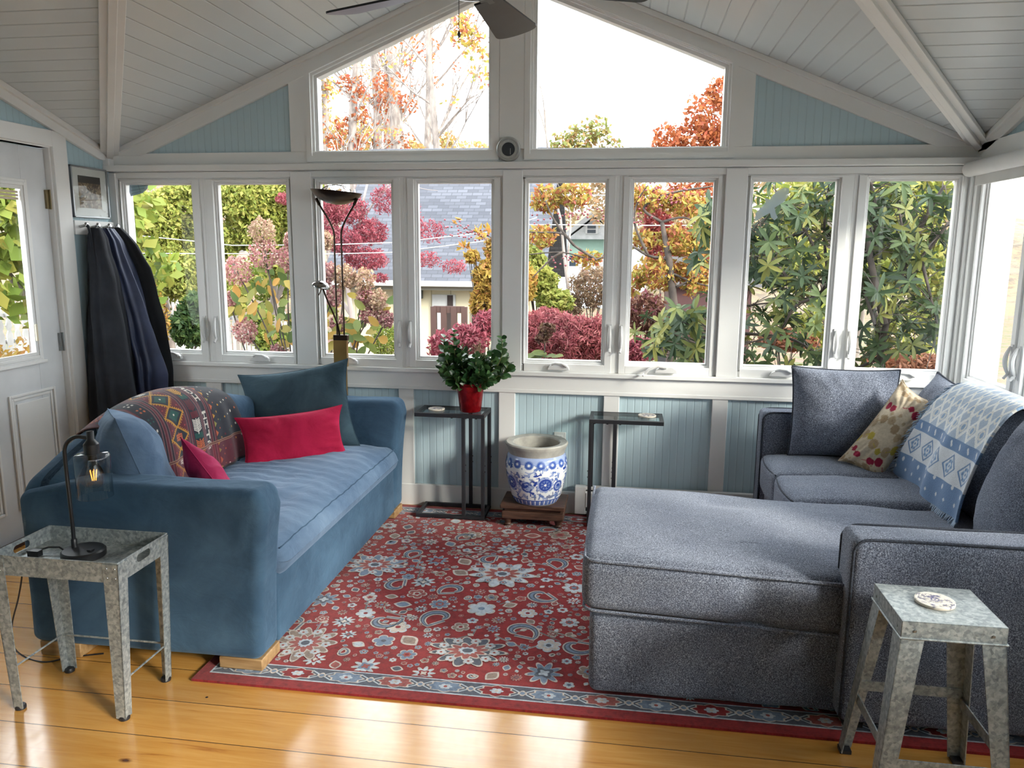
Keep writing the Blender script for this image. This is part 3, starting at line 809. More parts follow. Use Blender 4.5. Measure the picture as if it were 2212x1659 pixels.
softbox((-1.633, -1.067, .385), (.735, 1.50, .135), .045, seatdef, n=70, k=4).out('seat_cushion', VBL, sofa, angle=0)
s_ = MB()
s_.tube([seatdef(Vector((.3553, -.735+1.47*i/80, .0553)))+Vector((-1.633, -1.067, .385)) for i in range(81)], .0024, 5)
s_.out('seat_seam', VEL, sofa, angle=0)
for x, y in ((-1.365, -1.895), (-2.10, -1.895), (-1.365, -.24), (-2.10, -.24)):
    zz = .0140 if x > -1.6 else .001
    MB().box(x-.085, y-.075, zz, x+.085, y+.075, .058).out('foot', OAK, sofa, bevel=.004)
pillow_thing('throw_pillow', 'large teal velvet pillow leaning on the far arm of the blue sofa', 'pillow', (-1.795, -.415, .655), .60, .47, .17,
             frame_of((.12, -1, .22), roll=.16), VTEAL, 3, wr=.012, pinch=.07, ears=.05)
pillow_thing('throw_pillow', 'large light blue velvet pillow in the corner of the near sofa arm', 'pillow', (-1.955, -1.64, .665), .54, .48, .24,
             frame_of((.72, .62, .30), roll=-.12), VBL, 5, wr=.016, pinch=.04, ears=0)
pillow_thing('lumbar_pillow', 'crimson rectangular pillow propped in front of the teal pillow', 'pillow', (-1.70, -.70, .565), .53, .275, .13,
             frame_of((.60, -.78, .28), roll=.03), PINK, 7, wr=.010, pinch=.07, ears=.06)
pillow_thing('throw_pillow', 'dark pink square pillow against the light blue pillow, half behind the near arm', 'pillow', (-1.65, -1.56, .565), .35, .35, .13,
             frame_of((.62, .55, .45), roll=.62), PINK2, 9, wr=.014, pinch=.06, ears=.05)
# ---------------------------------------------------------------- woven throw over the sofa back
NAVY, MAR, GOLD, ORN, CRM, GRN, MAU = [srgb(*c) for c in ((30,34,46), (96,28,42), (196,140,44), (190,96,56), (214,208,196), (26,78,72), (112,78,82))]
cv = Cv(420, 470, NAVY); cv.asp = 1.0
# x = along the back (0 near, 1 far), y = 0 hem in front .. 1 behind the back
def stripes(x0, x1, n, cs):
    for i in range(n): cv.rect(x0+(x1-x0)*i/n, 0, x0+(x1-x0)*(i+1)/n, 1, cs[i % len(cs)])
cv.rect(0, 0, .16, 1, MAR); stripes(0, .03, 4, [MAU, MAR]); stripes(.13, .18, 6, [MAU, MAR, NAVY])
cv.rect(.18, 0, .245, 1, NAVY); stripes(.245, .30, 7, [MAU, NAVY, MAU, MAR])
cv.rect(.30, 0, .455, 1, MAR); stripes(.455, .50, 6, [MAU, NAVY, MAR])
cv.rect(.50, 0, .575, 1, NAVY); stripes(.575, .615, 5, [MAU, MAR, NAVY]); cv.rect(.615, 0, .655, 1, NAVY); stripes(.655, .705, 6, [MAU, MAR, MAU, NAVY])
for j in range(14):
    y = .04+j*.075; c = [CRM, GOLD, ORN][j % 3]
    for k in range(8): cv.disc(.082+.026*math.cos(k*PI/4), y+.024*math.sin(k*PI/4), .0075, c)
    cv.disc(.082, y, .006, [ORN, CRM][j % 2]); cv.disc(.035, y+.03, .006, GRN); cv.disc(.125, y+.04, .006, GRN)
    for dx, dy in ((-.012,-.012), (.012,-.012), (-.012,.012), (.012,.012)): cv.disc(.212+dx, y+dy, .0062, [GRN, ORN, CRM][(j+1) % 3])
for j in range(9):
    y = .045+j*.115
    cv.dia(.377, y, .082, .062, GOLD); cv.dia(.377, y, .070, .052, NAVY); cc = [GRN, CRM, ORN, GRN][j % 4]
    if cc == GRN: cv.dia(.377, y, .048, .036, GRN); cv.disc(.377, y, .006, CRM)
    else:
        for a in range(-2, 3):
            cv.rect(.377+a*.012-.003, y-.022+abs(a)*.004, .377+a*.012+.003, y+.022-abs(a)*.004, cc)
        for a in (-1, 0, 1): cv.rect(.349, y+a*.012-.003, .405, y+a*.012+.003, cc)
    for s in (-1, 1):
        for k in range(7): cv.disc(.377+s*(.08-.011*k), y+.006+.0085*k, .0035, GOLD); cv.disc(.377+s*(.08-.011*k), y-.006-.0085*k, .0035, GOLD)
        cv.disc(.377+s*.06, y+.052, .005, srgb(170,60,60))
    c = [GOLD, ORN, CRM, MAR][j % 4]; y += .02
    for k in range(-3, 4): cv.line(.537, y+k*.010, .537+.026, y+k*.010+.014, .0032, c); cv.line(.537, y+k*.010, .537-.026, y+k*.010+.014, .0032, c)
    cv.line(.537, y-.04, .537, y+.045, .003, c); cv.rect(.508, y+.052, .567, y+.078, GRN if j % 2 else MAR)
FONT = {'H': ('10001','10001','11111','10001','10001'), 'A': ('01110','10001','11111','10001','10001'), 'D': ('11110','10001','10001','10001','11110'),
        'I': ('11111','00100','00100','00100','11111'), 'T': ('11111','00100','00100','00100','00100')}
yy = .63
for ch in 'HADI HITA':
    if ch != ' ':
        for r, row in enumerate(FONT[ch]):
            for q, bit in enumerate(row):
                if bit == '1':
                    X = .655-r*.0084; Y = yy-q*.0094
                    cv.rect(X-.0084, Y-.0094, X, Y, CRM)
    yy -= .054
for j in range(20):
    y = .02+j*.05; c = [GOLD, ORN, srgb(150,140,70)][j % 3]
    cv.poly([(.706, y-.018), (.728, y), (.706, y+.018)], c); cv.disc(.752, y+.02, .004, c)
for j in range(12):
    for k in range(5):
        y = .03+j*.085+.012*k; x = .79+k*.048-(.02 if j % 2 else 0)
        c = [CRM, ORN, MAR, GRN, GOLD, CRM][(j+k) % 6]; cv.disc(x, y, .0062, c)
m_ = (cv.Y < .175)
cv.a[m_] = cv.a[m_]*.62+np.array(srgb(120,26,46))*.5
cv.rect(0, .168, 1, .182, srgb(150,118,96)); cv.rect(0, .174, 1, .177, MAR); cv.rect(0, 0, 1, .022, srgb(24,22,30))
def drape(pathf, y0f, y1f, cvs, th=.006, rip=.004, seed=0):
    h_, w_ = cvs.h, cvs.w; P = np.zeros((h_, w_, 3))
    for i in range(w_):
        u = i/(w_-1); pts = [Vector(p) for p in pathf(u)]
        L = [0]
        for a, b in zip(pts, pts[1:]): L.append(L[-1]+(b-a).length)
        n_ = len(pts)
        for j in range(h_):
            s = L[-1]*j/(h_-1); k = 0
            while k < n_-2 and L[k+1] < s: k += 1
            f = (s-L[k])/max(1e-6, L[k+1]-L[k]); p0, p1, p2, p3 = pts[max(0,k-1)], pts[k], pts[k+1], pts[min(n_-1,k+2)]
            q = .5*((2*p1)+(p2-p0)*f+(2*p0-5*p1+4*p2-p3)*f*f+(3*p1-p0-3*p2+p3)*f**3)
            v = j/(h_-1); y = y0f(v)+(y1f(v)-y0f(v))*u
            P[j, i] = (q.x, y, q.z)
    return P
def thr_path(u):
    y = -1.66+.93*u; t = camel(y)+.018
    o = .006*math.sin(u*26)+.004*math.sin(u*47)
    return [(-1.945+o, 0, .475), (-1.95+o, 0, .56), (-1.975+o*.6, 0, t-.12), (-2.012, 0, t-.04), (-2.065, 0, t-.004), (-2.11, 0, t+.006), (-2.18, 0, t-.006), (-2.232, 0, t-.05), (-2.245, 0, t-.16), (-2.245, 0, t-.26)]
P = drape(thr_path, lambda v: -1.66+.05*v, lambda v: -.735-.06*v, cv)
tm = MB(); tm.grid(P, flip=True)
o = tm.out('woven_throw', attrcol('kilim_weave', .92, .5, 600, .2), smooth=True, angle=0, col=cv.a.reshape(-1, 3))
sm = o.modifiers.new('solid', 'SOLIDIFY'); sm.thickness = .006; sm.offset = 1
tag(o, 'dark maroon and navy kilim throw with woven diamonds draped over the blue sofa back', 'throw')
# ---------------------------------------------------------------- grey sectional
sec = thing('sectional_sofa', 'grey tweed sectional sofa with a wide chaise under the windows at the right', 'sofa', (.9, -1.1, 0))
def gdef(amp, seed):
    def f(q):
        d_ = Vector((nz(q, 5, seed), nz(q, 5, seed+1), nz(q, 5, seed+2)))*amp
        return q+d_
    return f
softbox((.33, -1.55, .178), (.84, .79, .295), .03, gdef(.006, 1), n=14).out('chaise_base', TW, sec, angle=0)
softbox((1.23, -1.10, .175), (.96, 1.50, .285), .03, gdef(.006, 2), n=12).out('base', TW, sec, angle=0)
def chdef(q):
    u, v = q.x/.80, q.y/.43; cr = max(0, 1-abs(u)**4)*max(0, 1-abs(v)**3)
    z = q.z+.030*cr*(1 if q.z > 0 else .0)+.010*nz((q.x, q.y, 0), 5, 6)*(q.z > 0)
    if q.z > 0:
        for a, b, w in ((-.62, .12, .10), (-.58, -.05, .05), (.10, .22, .10), (-.45, .3, .06)):
            z -= .014*math.exp(-((q.x-a)**2+(q.y-b)**2*3)/w**2)
        z += .003*math.sin(q.y*60+q.x*25)*math.exp(-((q.x+.66)**2)/.02)
    y = q.y
    if q.x < -.55: y *= 1-.04*((-q.x-.55)/.25)**2
    if q.x > .08 and q.y < -.2: y += .02*math.exp(-((q.x-.13)/.05)**2)
    return Vector((q.x, y, z))
# cushion with a narrower tail behind the near arm
def chmap(q):
    q = chdef(Vector((q.x+.345, q.y, q.z)))-Vector((.345, 0, 0)); X = q.x+.665; Y = q.y-1.535
    f = min(1, max(0, (X-.725)/.03)); f = f*f*(3-2*f)
    if f > 0: Y = lerp_(Y, -1.11+(Y+1.11)*(.74/.845), f)
    z = q.z-.030*max(0, min(1, (X+.12)/.85))
    return Vector((X-.665, Y+1.535, z))
def lerp_(a, b, t): return a+(b-a)*t
softbox((.665, -1.535, .432), (1.57, .845, .19), .045, chmap, n=46, k=5).out('chaise_cushion', TW, sec, angle=0)
for zz in (.523, .345):
    wl = MB(); P = []
    for x, y in [(-.112, -1.13-.0205*i) for i in range(40)]+[(-.10, -1.948)]+[(-.08+.02*i, -1.958) for i in range(41)]:
        P.append((x, y, zz-.030*max(0, min(1, (x+.12)/.85))))
    wl.tube(P, .0055, 6); wl.out('chaise_welt', TW, sec, angle=0)
def stdef(seed):
    def f(q):
        u, v = q.x/.42, q.y/.22
        cr = max(0, 1-abs(u)**3)*max(0, 1-abs(v)**2.5)
        x = q.x-(.02*max(0, 1-abs(v)**2.2) if q.x < -.3 else 0)
        return Vector((x, q.y, q.z+(.032*cr if q.z > 0 else 0)+.006*nz(q, 6, seed)))
    return f
for k, (ya, yb) in enumerate(((-1.125, -.725), (-.735, -.345))):
    yc = (ya+yb)/2; hw = (yb-ya)
    softbox((1.13, yc, .415), (.80, hw, .17), .035, stdef(20+k), n=16).out('seat_cushion', TW, sec, angle=0)
    w_ = MB(); w_.tube([(.735-.018*(1-((i-8)/8)**2), yc-hw/2+.02+(hw-.04)*i/16, .49) for i in range(17)]+[(.80+.05*i, yb-.008, .497) for i in range(10)], .0045, 6)
    w_.out('seat_welt', TWW, sec, angle=0)
def armg(yc, x0, x1, zt, w, nm):
    softbox(((x0+x1)/2, yc, zt/2+.02), (x1-x0, w, zt-.04), .03, gdef(.004, 8), n=16).out('arm', TW, sec, angle=0)
    w_ = MB()
    for yy in (yc-w/2+.006, yc+w/2-.006):
        P = [(x0+.006, yy, z) for z in np.linspace(.06, zt-.06, 8)]+[(x0+.055-.05*math.cos(a), yy, zt-.055+.05*math.sin(a)) for a in np.linspace(.2, PI/2, 6)]+[(x, yy, zt-.004) for x in np.linspace(x0+.1, x1-.03, 10)]
        w_.tube(P, .005, 6)
    w_.out('arm_welt', TWW, sec, angle=0)
armg(-1.935, .722, 1.72, .672, .15, 0)
armg(-.27, .72, 1.72, .725, .13, 1)
softbox((1.62, -1.10, .42), (.22, 1.72, .78), .04, gdef(.004, 10), n=12).out('backrest', TW, sec, angle=0)
for x, y in ((0.0, -1.86), (.0, -1.24), (.78, -1.95), (.80, -.28)): MB().box(x-.03, y-.03, .0125, x+.03, y+.03, .036).out('foot', mat('black_foot', (.02,.02,.02), .5), sec)
GC = 'loose grey tweed back cushions of the sectional'
pillow_thing('back_cushion', 'square grey tweed cushion standing upright against the far arm of the sectional', 'cushion', (1.10, -.405, .745), .50, .45, .19,
             frame_of((-.08, -1, .14), roll=.0), TW, 12, welt=TWW, pinch=.04, wr=.008, group=GC)
pillow_thing('back_cushion', 'grey tweed back cushion in the corner behind the dotted pillow', 'cushion', (1.47, -.62, .72), .46, .47, .20,
             frame_of((-1, -.12, .34), roll=-.10), TW, 14, welt=TWW, pinch=.04, wr=.008, group=GC)
pillow_thing('back_cushion', 'grey tweed back cushion mostly hidden under the blue and white blanket', 'cushion', (1.48, -1.08, .72), .52, .48, .18,
             frame_of((-1, 0, .34)), TW, 16, welt=TWW, pinch=.04, wr=.006, group=GC)
pillow_thing('back_cushion', 'big grey tweed back cushion behind the near arm, nearest the stool', 'cushion', (1.44, -1.60, .735), .50, .52, .24,
             frame_of((-1, .02, .36)), TW, 18, welt=TWW, pinch=.03, wr=.006, group=GC)
# dotted lumbar pillow
TAN = srgb(190,176,154)
cv = Cv(260, 150, TAN); cv.asp = .58
for xs, col in ((.12, 'b'), (.30, 'r'), (.47, 'b'), (.64, 'y'), (.80, 'r'), (.95, 'b')):
    R3 = random.Random(int(xs*100)); cols = {'b': [srgb(150,128,100), srgb(166,146,118)], 'r': [srgb(150,28,60), srgb(150,28,60)], 'y': [srgb(168,150,60), srgb(160,138,108)]}[col]
    for k in range(8):
        y = 1-xs+.045*math.sin(k*1.3+xs*9); x = .04+k*.135
        if col == 'r' and k in (0, 3, 6): continue
        cv.line(x-.135, 1-xs+.045*math.sin((k-1)*1.3+xs*9), x, y, .007, cols[0]); cv.disc(x, y, .050+.034*R3.random(), cols[k % 2])
        if col == 'b': cv.disc(x+.06, y+.065, .028, cols[1])
T, G = pillow_thing('lumbar_pillow', 'beige narrow pillow with brown, red and olive dots tilted on the grey sectional', 'pillow', (1.262, -.60, .70), .19, .47, .11,
             frame_of((-.42, -1, .42), roll=-.50), TW, 21, n=34, pinch=.08, wr=.012, ears=.05)
for ch in list(T.children): bpy.data.objects.remove(ch)
fr = frame_of((-.42, -1, .42), roll=-.50)
mb, bd, G = pillow((1.262, -.60, .70), .19, .47, .11, fr, 21, n=110, pinch=.08, wr=.012, ears=.05)
n1 = 111; idx = [(i, j) for i in range(n1) for j in range(n1)]
cc = np.array([cv.a[int(j/110*259), int(i/110*149)] for i, j in idx])
mb.out('cover', attrcol('dotted_cotton', .9, .3, 500), T, angle=0, col=np.vstack([cc, cc]))
w_ = MB(); w_.tube(bd, .0025, 5, closed=True); w_.out('seam', mat('beige_seam', TAN, .9), T, angle=0)
# blanket over the back cushions
BW, BB_, BL_ = srgb(196,200,204), srgb(92,122,160), srgb(132,158,188); BG_ = srgb(160,176,194)
cv = Cv(330, 260, BG_)
cv.rect(0, 0, 1, .15, BB_); cv.rect(0, .31, 1, .37, BB_); cv.rect(0, .15, 1, .31, BW)
for k in range(9):
    x = .06+k*.11
    cv.disc(x, .12+.02*(k % 2), .012, BW); cv.dia(x+.05, .07, .012, .012, BW); cv.line(x-.01, .33, x+.01, .35, .007, BW)
for k in range(5):
    x = .1+k*.2
    cv.dia(x, .23, .085, .068, BB_); cv.dia(x, .23, .068, .054, BW); cv.dia(x, .23, .05, .04, BL_); cv.disc(x, .23, .018, BW); cv.disc(x, .23, .008, BB_)
    for a in range(6): cv.disc(x+.03*math.cos(a*PI/3), .23+.03*math.sin(a*PI/3), .008, BB_)
for k in range(-8, 12):
    cv.line(k*.125, .38, k*.125+.62, 1.0, .011, srgb(216,218,216)); cv.line(k*.125+.62, .38, k*.125, 1.0, .011, srgb(216,218,216))
for r in range(6):
    for k in range(9):
        x = .0625*((r % 2))+k*.125; y = .44+r*.124/1.0*.52*1.6
        cv.disc(x, y, .030, srgb(206,206,200), ring=.4); cv.disc(x, y, .016, BL_)
n_ = RNG.random(cv.a.shape[:2])[..., None]; cv.a *= (.93+.12*n_)
def bl_path(u):
    w = .012*math.sin(u*11)+.006*math.sin(u*23)
    f = 1 if u < .5 else 1
    return [(1.295+w, 0, .515), (1.31+w, 0, .62), (1.35+w*.7, 0, .76), (1.40+w*.4, 0, .88), (1.455, 0, .955), (1.52, 0, .985), (1.59, 0, .975), (1.66, 0, .94), (1.73, 0, .90)]
P = drape(bl_path, lambda v: -1.34+.02*v, lambda v: -.66-.20*v, cv)
bt = thing('fringed_blanket', 'pale blue and white fringed blanket draped over the sectional back cushions', 'blanket', (1.4, -1.05, .53))
tm = MB(); tm.grid(P)
o = tm.out('blanket_cloth', attrcol('blanket_weave', .95, .8, 260, .3, var=.1, vs=260), bt, angle=0, col=cv.a.reshape(-1, 3))
sm = o.modifiers.new('solid', 'SOLIDIFY'); sm.thickness = .010; sm.offset = 0
fm = MB(); R4 = random.Random(3)
def fringe(p, dx, dy, dz, L):
    a = Vector(p); dirv = Vector((dx, dy, dz)); pts = [a]
    for k in range(3): pts.append(pts[-1]+dirv*L/3+Vector((R4.uniform(-1,1), R4.uniform(-1,1), R4.uniform(-1,1)))*.006)
    fm.tube(pts, [.0032,.003,.0024,.0014], 4, caps=False)
for i in range(0, cv.w): fringe(P[1, i], -.35, R4.uniform(-.35,.35), -.9, R4.uniform(.045,.075))
for j in range(4, int(cv.h*.75), 2): fringe(P[j, cv.w-1], -.35, .75, -.45, R4.uniform(.035,.06))
fm.out('fringe', mat('fringe_yarn', srgb(150,168,188), .95), bt, angle=0)
# ---------------------------------------------------------------- metal tables
GALV = galv('galvanized_steel'); DARKM = mat('black_powder_coat', (.012,.013,.016), .42, c2=(.018,.019,.024), spec=.5)
RIV = mat('rivet_steel', srgb(170,175,176), .3, .9)
tt = thing('tray_table', 'galvanized metal tray side table beside the near arm of the blue sofa', 'side table', (-1.80, -2.18, 0))
TX0, TX1, TY0, TY1, TZ0, TZ1 = -2.03, -1.573, -2.315, -2.045, .490, .557
t = MB(); t.box(TX0+.0035, TY0+.0035, .503, TX1-.0035, TY1-.0035, .507); t.out('tray_floor', GALV, tt, smooth=False)
t = MB(); th = .003
for y in (TY0, TY1-th): t.box(TX0, y, TZ0, TX1, y+th, TZ1)
def slot(x):
    yc = (TY0+TY1)/2; n = 8; hw, hh, zc = .038, .0135, .532
    inn = [(yc+s*(hw-hh)+hh*math.cos(a), zc+hh*math.sin(a)) for s, a0 in ((1,-PI/2),(-1,PI/2)) for a in np.linspace(a0, a0+PI, n)]
    m_ = len(inn); outp = []
    for y, z in inn:
        dy, dz = y-yc, z-zc; k = min((TY1-yc)/abs(dy) if abs(dy) > 1e-6 else 99, ((TZ1-zc) if dz > 0 else (zc-TZ0))/abs(dz) if abs(dz) > 1e-6 else 99)
        outp.append((yc+dy*k, zc+dz*k))
    cs = [(TY1,TZ0),(TY1,TZ1),(TY0,TZ1),(TY0,TZ0)]
    for xx in (x, x+th):
        F = [(i, (i+1)%m_, m_+(i+1)%m_, m_+i) for i in range(m_)]
        V = [(xx, a, b) for a, b in inn]+[(xx, a, b) for a, b in outp]+[(xx, a, b) for a, b in cs]
        # corner fillers
        for ci, c in enumerate(cs):
            best = [i for i in range(m_) if (outp[i][0]-c[0])*(outp[(i+1)%m_][0]-c[0]) <= 1e9]
            for i in range(m_):
                a, b = outp[i], outp[(i+1)%m_]
                on = lambda p, q: (abs(p[0]-c[0]) < 1e-6 and abs(q[1]-c[1]) < 1e-6) or (abs(p[1]-c[1]) < 1e-6 and abs(q[0]-c[0]) < 1e-6)
                if on(a, b) and (abs(a[0]-b[0]) > 1e-6 and abs(a[1]-b[1]) > 1e-6): F.append((m_+i, m_+(i+1)%m_, 2*m_+ci))
        t.add(V, F)
    t.add([(x, a, b) for a, b in inn]+[(x+th, a, b) for a, b in inn], [(i, (i+1)%m_, m_+(i+1)%m_, m_+i) for i in range(m_)])
slot(TX0); slot(TX1-th)
t.tube([(TX0,TY0,TZ1),(TX1,TY0,TZ1),(TX1,TY1,TZ1),(TX0,TY1,TZ1)], .0028, 6, closed=True)
t.out('tray_rim', GALV, tt, smooth=False)
for sx, sy in ((1,-1),(-1,-1),(-1,1),(1,1)):
    cx_, cy_ = (TX1 if sx > 0 else TX0), (TY1 if sy > 0 else TY0)
    t = MB()
    # L-section leg: two tapering leaves meeting at the outer corner
    wt, wb = .054, .034; ox, oy = cx_+sx*.003, cy_+sy*.003; bx_, by_ = cx_-sx*.022+(.0), cy_+(.006 if sy < 0 else -.0)
    for ax in (0, 1):
        for k in (0, 1):
            pass
    def leafp(ax):
        if ax == 0: top = [(ox, oy), (ox-sx*wt, oy)]; bot = [(bx_, by_), (bx_-sx*wb, by_)]
        else: top = [(ox, oy), (ox, oy-sy*wt*.9)]; bot = [(bx_, by_), (bx_, by_-sy*wb)]
        dx, dy = (0, -sy*.003) if ax == 0 else (-sx*.003, 0)
        V = []
        for q, z in ((top, TZ1-.004), (bot, .008)):
            for p in q: V.append((p[0], p[1], z)); V.append((p[0]+dx, p[1]+dy, z))
        t.add(V, [(0,2,6,4),(1,5,7,3),(0,4,5,1),(2,3,7,6),(0,1,3,2),(4,6,7,5)])
    leafp(0); leafp(1)
    lg = t.out('leg', GALV, tt, smooth=False)
    r_ = MB()
    for zz in (TZ1-.018, TZ1-.050):
        for dd in (.012, .040): r_.lathe([(.003,0),(.002,.0015),(.0002,.002)], (0,0,0), 8, cap1=False)
        b0 = len(r_.V)-48
        for q, dd in enumerate((.012, .040)):
            for vi in range(24):
                x, y, z = r_.V[b0+q*24+vi]; r_.V[b0+q*24+vi] = (ox-sx*dd+x, oy-(z if sy < 0 else -z), zz+y)
    split_out(r_, 'rivet', RIV, lg)
    MB().lathe([(.017,0),(.018,.008),(.015,.014)], (bx_-sx*.014, by_-sy*.014, .0005), 12).out('rubber_foot', DARKM, lg)
t = MB(); zr = .145
c4 = [(TX0+.02,TY0+.012,zr),(TX1-.02,TY0+.012,zr),(TX1-.02,TY1-.012,zr),(TX0+.02,TY1-.012,zr)]
for i in (1, 2, 3): t.tube([c4[i], c4[(i+1)%4]], .0035, 6)
split_out(t, 'stretcher_rod', GALV, tt)
# ---- square galvanized stool used as a table
st = thing('metal_stool', 'galvanized metal stool with splayed legs in front of the grey sectional arm', 'stool', (.885, -2.245, 0))
x0, x1, y0, y1, zt = .757, 1.022, -2.365, -2.125, .578
t = MB(); t.box(x0, y0, zt-.003, x1, y1, zt)
for q in ((x0,y0,x1,y0+.003),(x0,y1-.003,x1,y1),(x0,y0,x0+.003,y1),(x1-.003,y0,x1,y1)): t.box(q[0],q[1],zt-.048,q[2],q[3],zt)
t.tube([(x0-.002,y0-.002,zt-.048),(x1+.002,y0-.002,zt-.048),(x1+.002,y1+.002,zt-.048),(x0-.002,y1+.002,zt-.048)], .0035, 6, closed=True)
top = t.out('seat', GALV, st, smooth=False, bevel=.002)
r_ = MB()
for x in (x0+.035, x1-.035):
    r_.tube([(x, y0-.0025, zt-.026), (x, y0, zt-.026)], .004, 8)
for y in (y0+.03, y1-.03): r_.tube([(x0-.0025, y, zt-.028), (x0, y, zt-.028)], .004, 8)
split_out(r_, 'rivet', RIV, top)
def lerp(a, b, t): return a+(b-a)*t
for sx, sy in ((-1,-1),(1,-1),(-1,1),(1,1)):
    cx_, cy_ = (x1 if sx > 0 else x0), (y1 if sy > 0 else y0); bx_, by_ = cx_+sx*.048, cy_+sy*.045
    t = MB(); wt, wb = .062, .038; cx_ -= sx*.004; cy_ -= sy*.004
    for ax in (0, 1):
        V = []
        for (ux, uy, z, w_) in ((cx_, cy_, zt-.01, wt), (bx_, by_, .006, wb)):
            a = (ux, uy); b = (ux-sx*w_, uy) if ax == 0 else (ux, uy-sy*w_)
            dx, dy = (0, -sy*.003) if ax == 0 else (-sx*.003, 0)
            for p in (a, b): V += [(p[0], p[1], z), (p[0]+dx, p[1]+dy, z)]
        t.add(V, [(0,2,6,4),(1,5,7,3),(0,4,5,1),(2,3,7,6),(0,1,3,2),(4,6,7,5)])
    lg = t.out('leg', GALV, st, smooth=False)
    MB().box(bx_-sx*.032, by_-sy*.032, .0005, bx_+sx*.002, by_+sy*.002, .012).out('rubber_foot', DARKM, lg)
def lp(sx, sy, z):
    f = (zt-z)/(zt-.006); return Vector(((x1 if sx > 0 else x0)+sx*(.048*f-.012), (y1 if sy > 0 else y0)+sy*(.045*f-.008), z))
for a, b, z in (((-1,-1),(1,-1),.17), ((-1,1),(1,1),.235), ((-1,-1),(-1,1),.205), ((1,-1),(1,1),.205)):
    t = MB(); P, Q = lp(*a, z), lp(*b, z); t.bar(P, Q, .004, .032)
    for e in (P, Q):
        e2 = lerp(P, Q, .06 if e is P else .94); nrm = (Q-P).cross(Vector((0,0,1))).normalized()
        if nrm.dot(e-Vector((.89,-2.245,z))) < 0: nrm = -nrm
        t.tube([e2+nrm*.001, e2+nrm*.005], .004, 8)
    t.out('cross_brace', GALV, st, smooth=False)
# ---- C shaped glass tables
TGL = glass('table_glass', (.90,.95,.94), .14)
def c_table(x0, label, flip):
    w, dp, H = .405, .225, .632; y0 = -.262; y1 = y0+dp; x1 = x0+w
    T = thing('accent_table', label, 'side table', (x0+w/2, (y0+y1)/2, RZ+.004), 'black C-shaped glass top tables by the back wall')
    def fr(z, hh):
        m_ = MB()
        for q in ((x0,y0,x1,y0+.02),(x0,y1-.02,x1,y1),(x0,y0+.02,x0+.02,y1-.02),(x1-.02,y0+.02,x1,y1-.02)): m_.box(q[0],q[1],z,q[2],q[3],z+hh)
        return m_
    zb = RZ+.0045
    fr(H-.022, .022).out('top_frame', DARKM, T, smooth=False, bevel=.002)
    fr(zb, .02).out('base_frame', DARKM, T, smooth=False, bevel=.002)
    MB().box(x0+.018, y0+.018, H-.007, x1-.018, y1-.018, H-.001).out('glass_top', TGL, T, smooth=False)
    xs = (x1-.02, x1-.132) if not flip else (x0, x0+.132)
    for x in xs:
        for y in (y0, y1-.02):
            p = MB().box(x, y, zb+.02, x+.02, y+.02, H-.022).out('upright', DARKM, T, smooth=False, bevel=.002)
            b_ = MB()
            for z in (.30, .335): b_.tube([(x-.004 if flip else x+.02, y+.01, z), (x-.001 if flip else x+.024, y+.01, z)], .004, 8)
            split_out(b_, 'bolt', DARKM, p)
    k = MB()
    for x in (x0+.03, x0+.10, x0+.17) if flip else (x1-.05, x1-.11, x1-.19): k.tube([(x, y0+.012, H-.027), (x, y0+.012, H-.021)], .006, 8)
    split_out(k, 'bolt', DARKM, T)
    return T
c_table(-1.172, 'black C-shaped glass top side table carrying the potted plant', False)
c_table(-.182, 'black C-shaped glass top side table standing behind the chaise', True)
# coasters
STONE = srgb(214,208,196)
def coaster(name, label, c, r, seed):
    cv = Cv(72, 72, STONE); R = random.Random(seed)
    for k in range(90):
        a, q = R.uniform(0, 2*PI), R.uniform(.10, .47); cv.disc(.5+q*math.cos(a), .5+q*math.sin(a), R.uniform(.02, .06), srgb(*R.choice([(86,86,120),(120,118,130),(170,165,160)])), ring=R.choice([0,.5]))
    cv.disc(.5, .5, .11, srgb(84,84,124), ring=.4); cv.disc(.5, .5, .03, srgb(84,84,124))
    m_ = MB(); rr = [0]+[r*k/26 for k in range(1, 27)]; n = 48; V = []; C_ = []
    for q in rr:
        for k in range(n):
            a = 2*PI*k/n; x, y = q*math.cos(a), q*math.sin(a); V.append((c[0]+x, c[1]+y, c[2]+.009-(.001 if q == r else 0)))
            C_.append(cv.a[int((y/r*.48+.5)*71), int((x/r*.48+.5)*71)])
    F = [(i*n+k, i*n+(k+1)%n, (i+1)*n+(k+1)%n, (i+1)*n+k)[::-1] for i in range(len(rr)-1) for k in range(n)]
    b0 = len(V)
    for k in range(n): a = 2*PI*k/n; V.append((c[0]+r*math.cos(a), c[1]+r*math.sin(a), c[2]+.0005)); C_.append(np.array(srgb(176,164,148)))
    F += [(b0-n+k, b0-n+(k+1)%n, b0+(k+1)%n, b0+k)[::-1] for k in range(n)]; F.append(tuple(range(b0, b0+n))[::-1])
    m_.add(V, F); o = m_.out(name, attrcol('coaster_stone', .6, var=.06), col=np.array(C_)); tag(o, label, 'coaster')
coaster('stone_coaster', 'round stone coaster on the glass table with the plant', (-1.068, -.155, .632), .048, 1)
coaster('stone_coaster', 'round stone coaster on the glass table behind the chaise', (.135, -.125, .632), .05, 2)
coaster('stone_coaster', 'round stone coaster with blue floral print on the galvanized stool', (.885, -2.235, .5785), .052, 3)
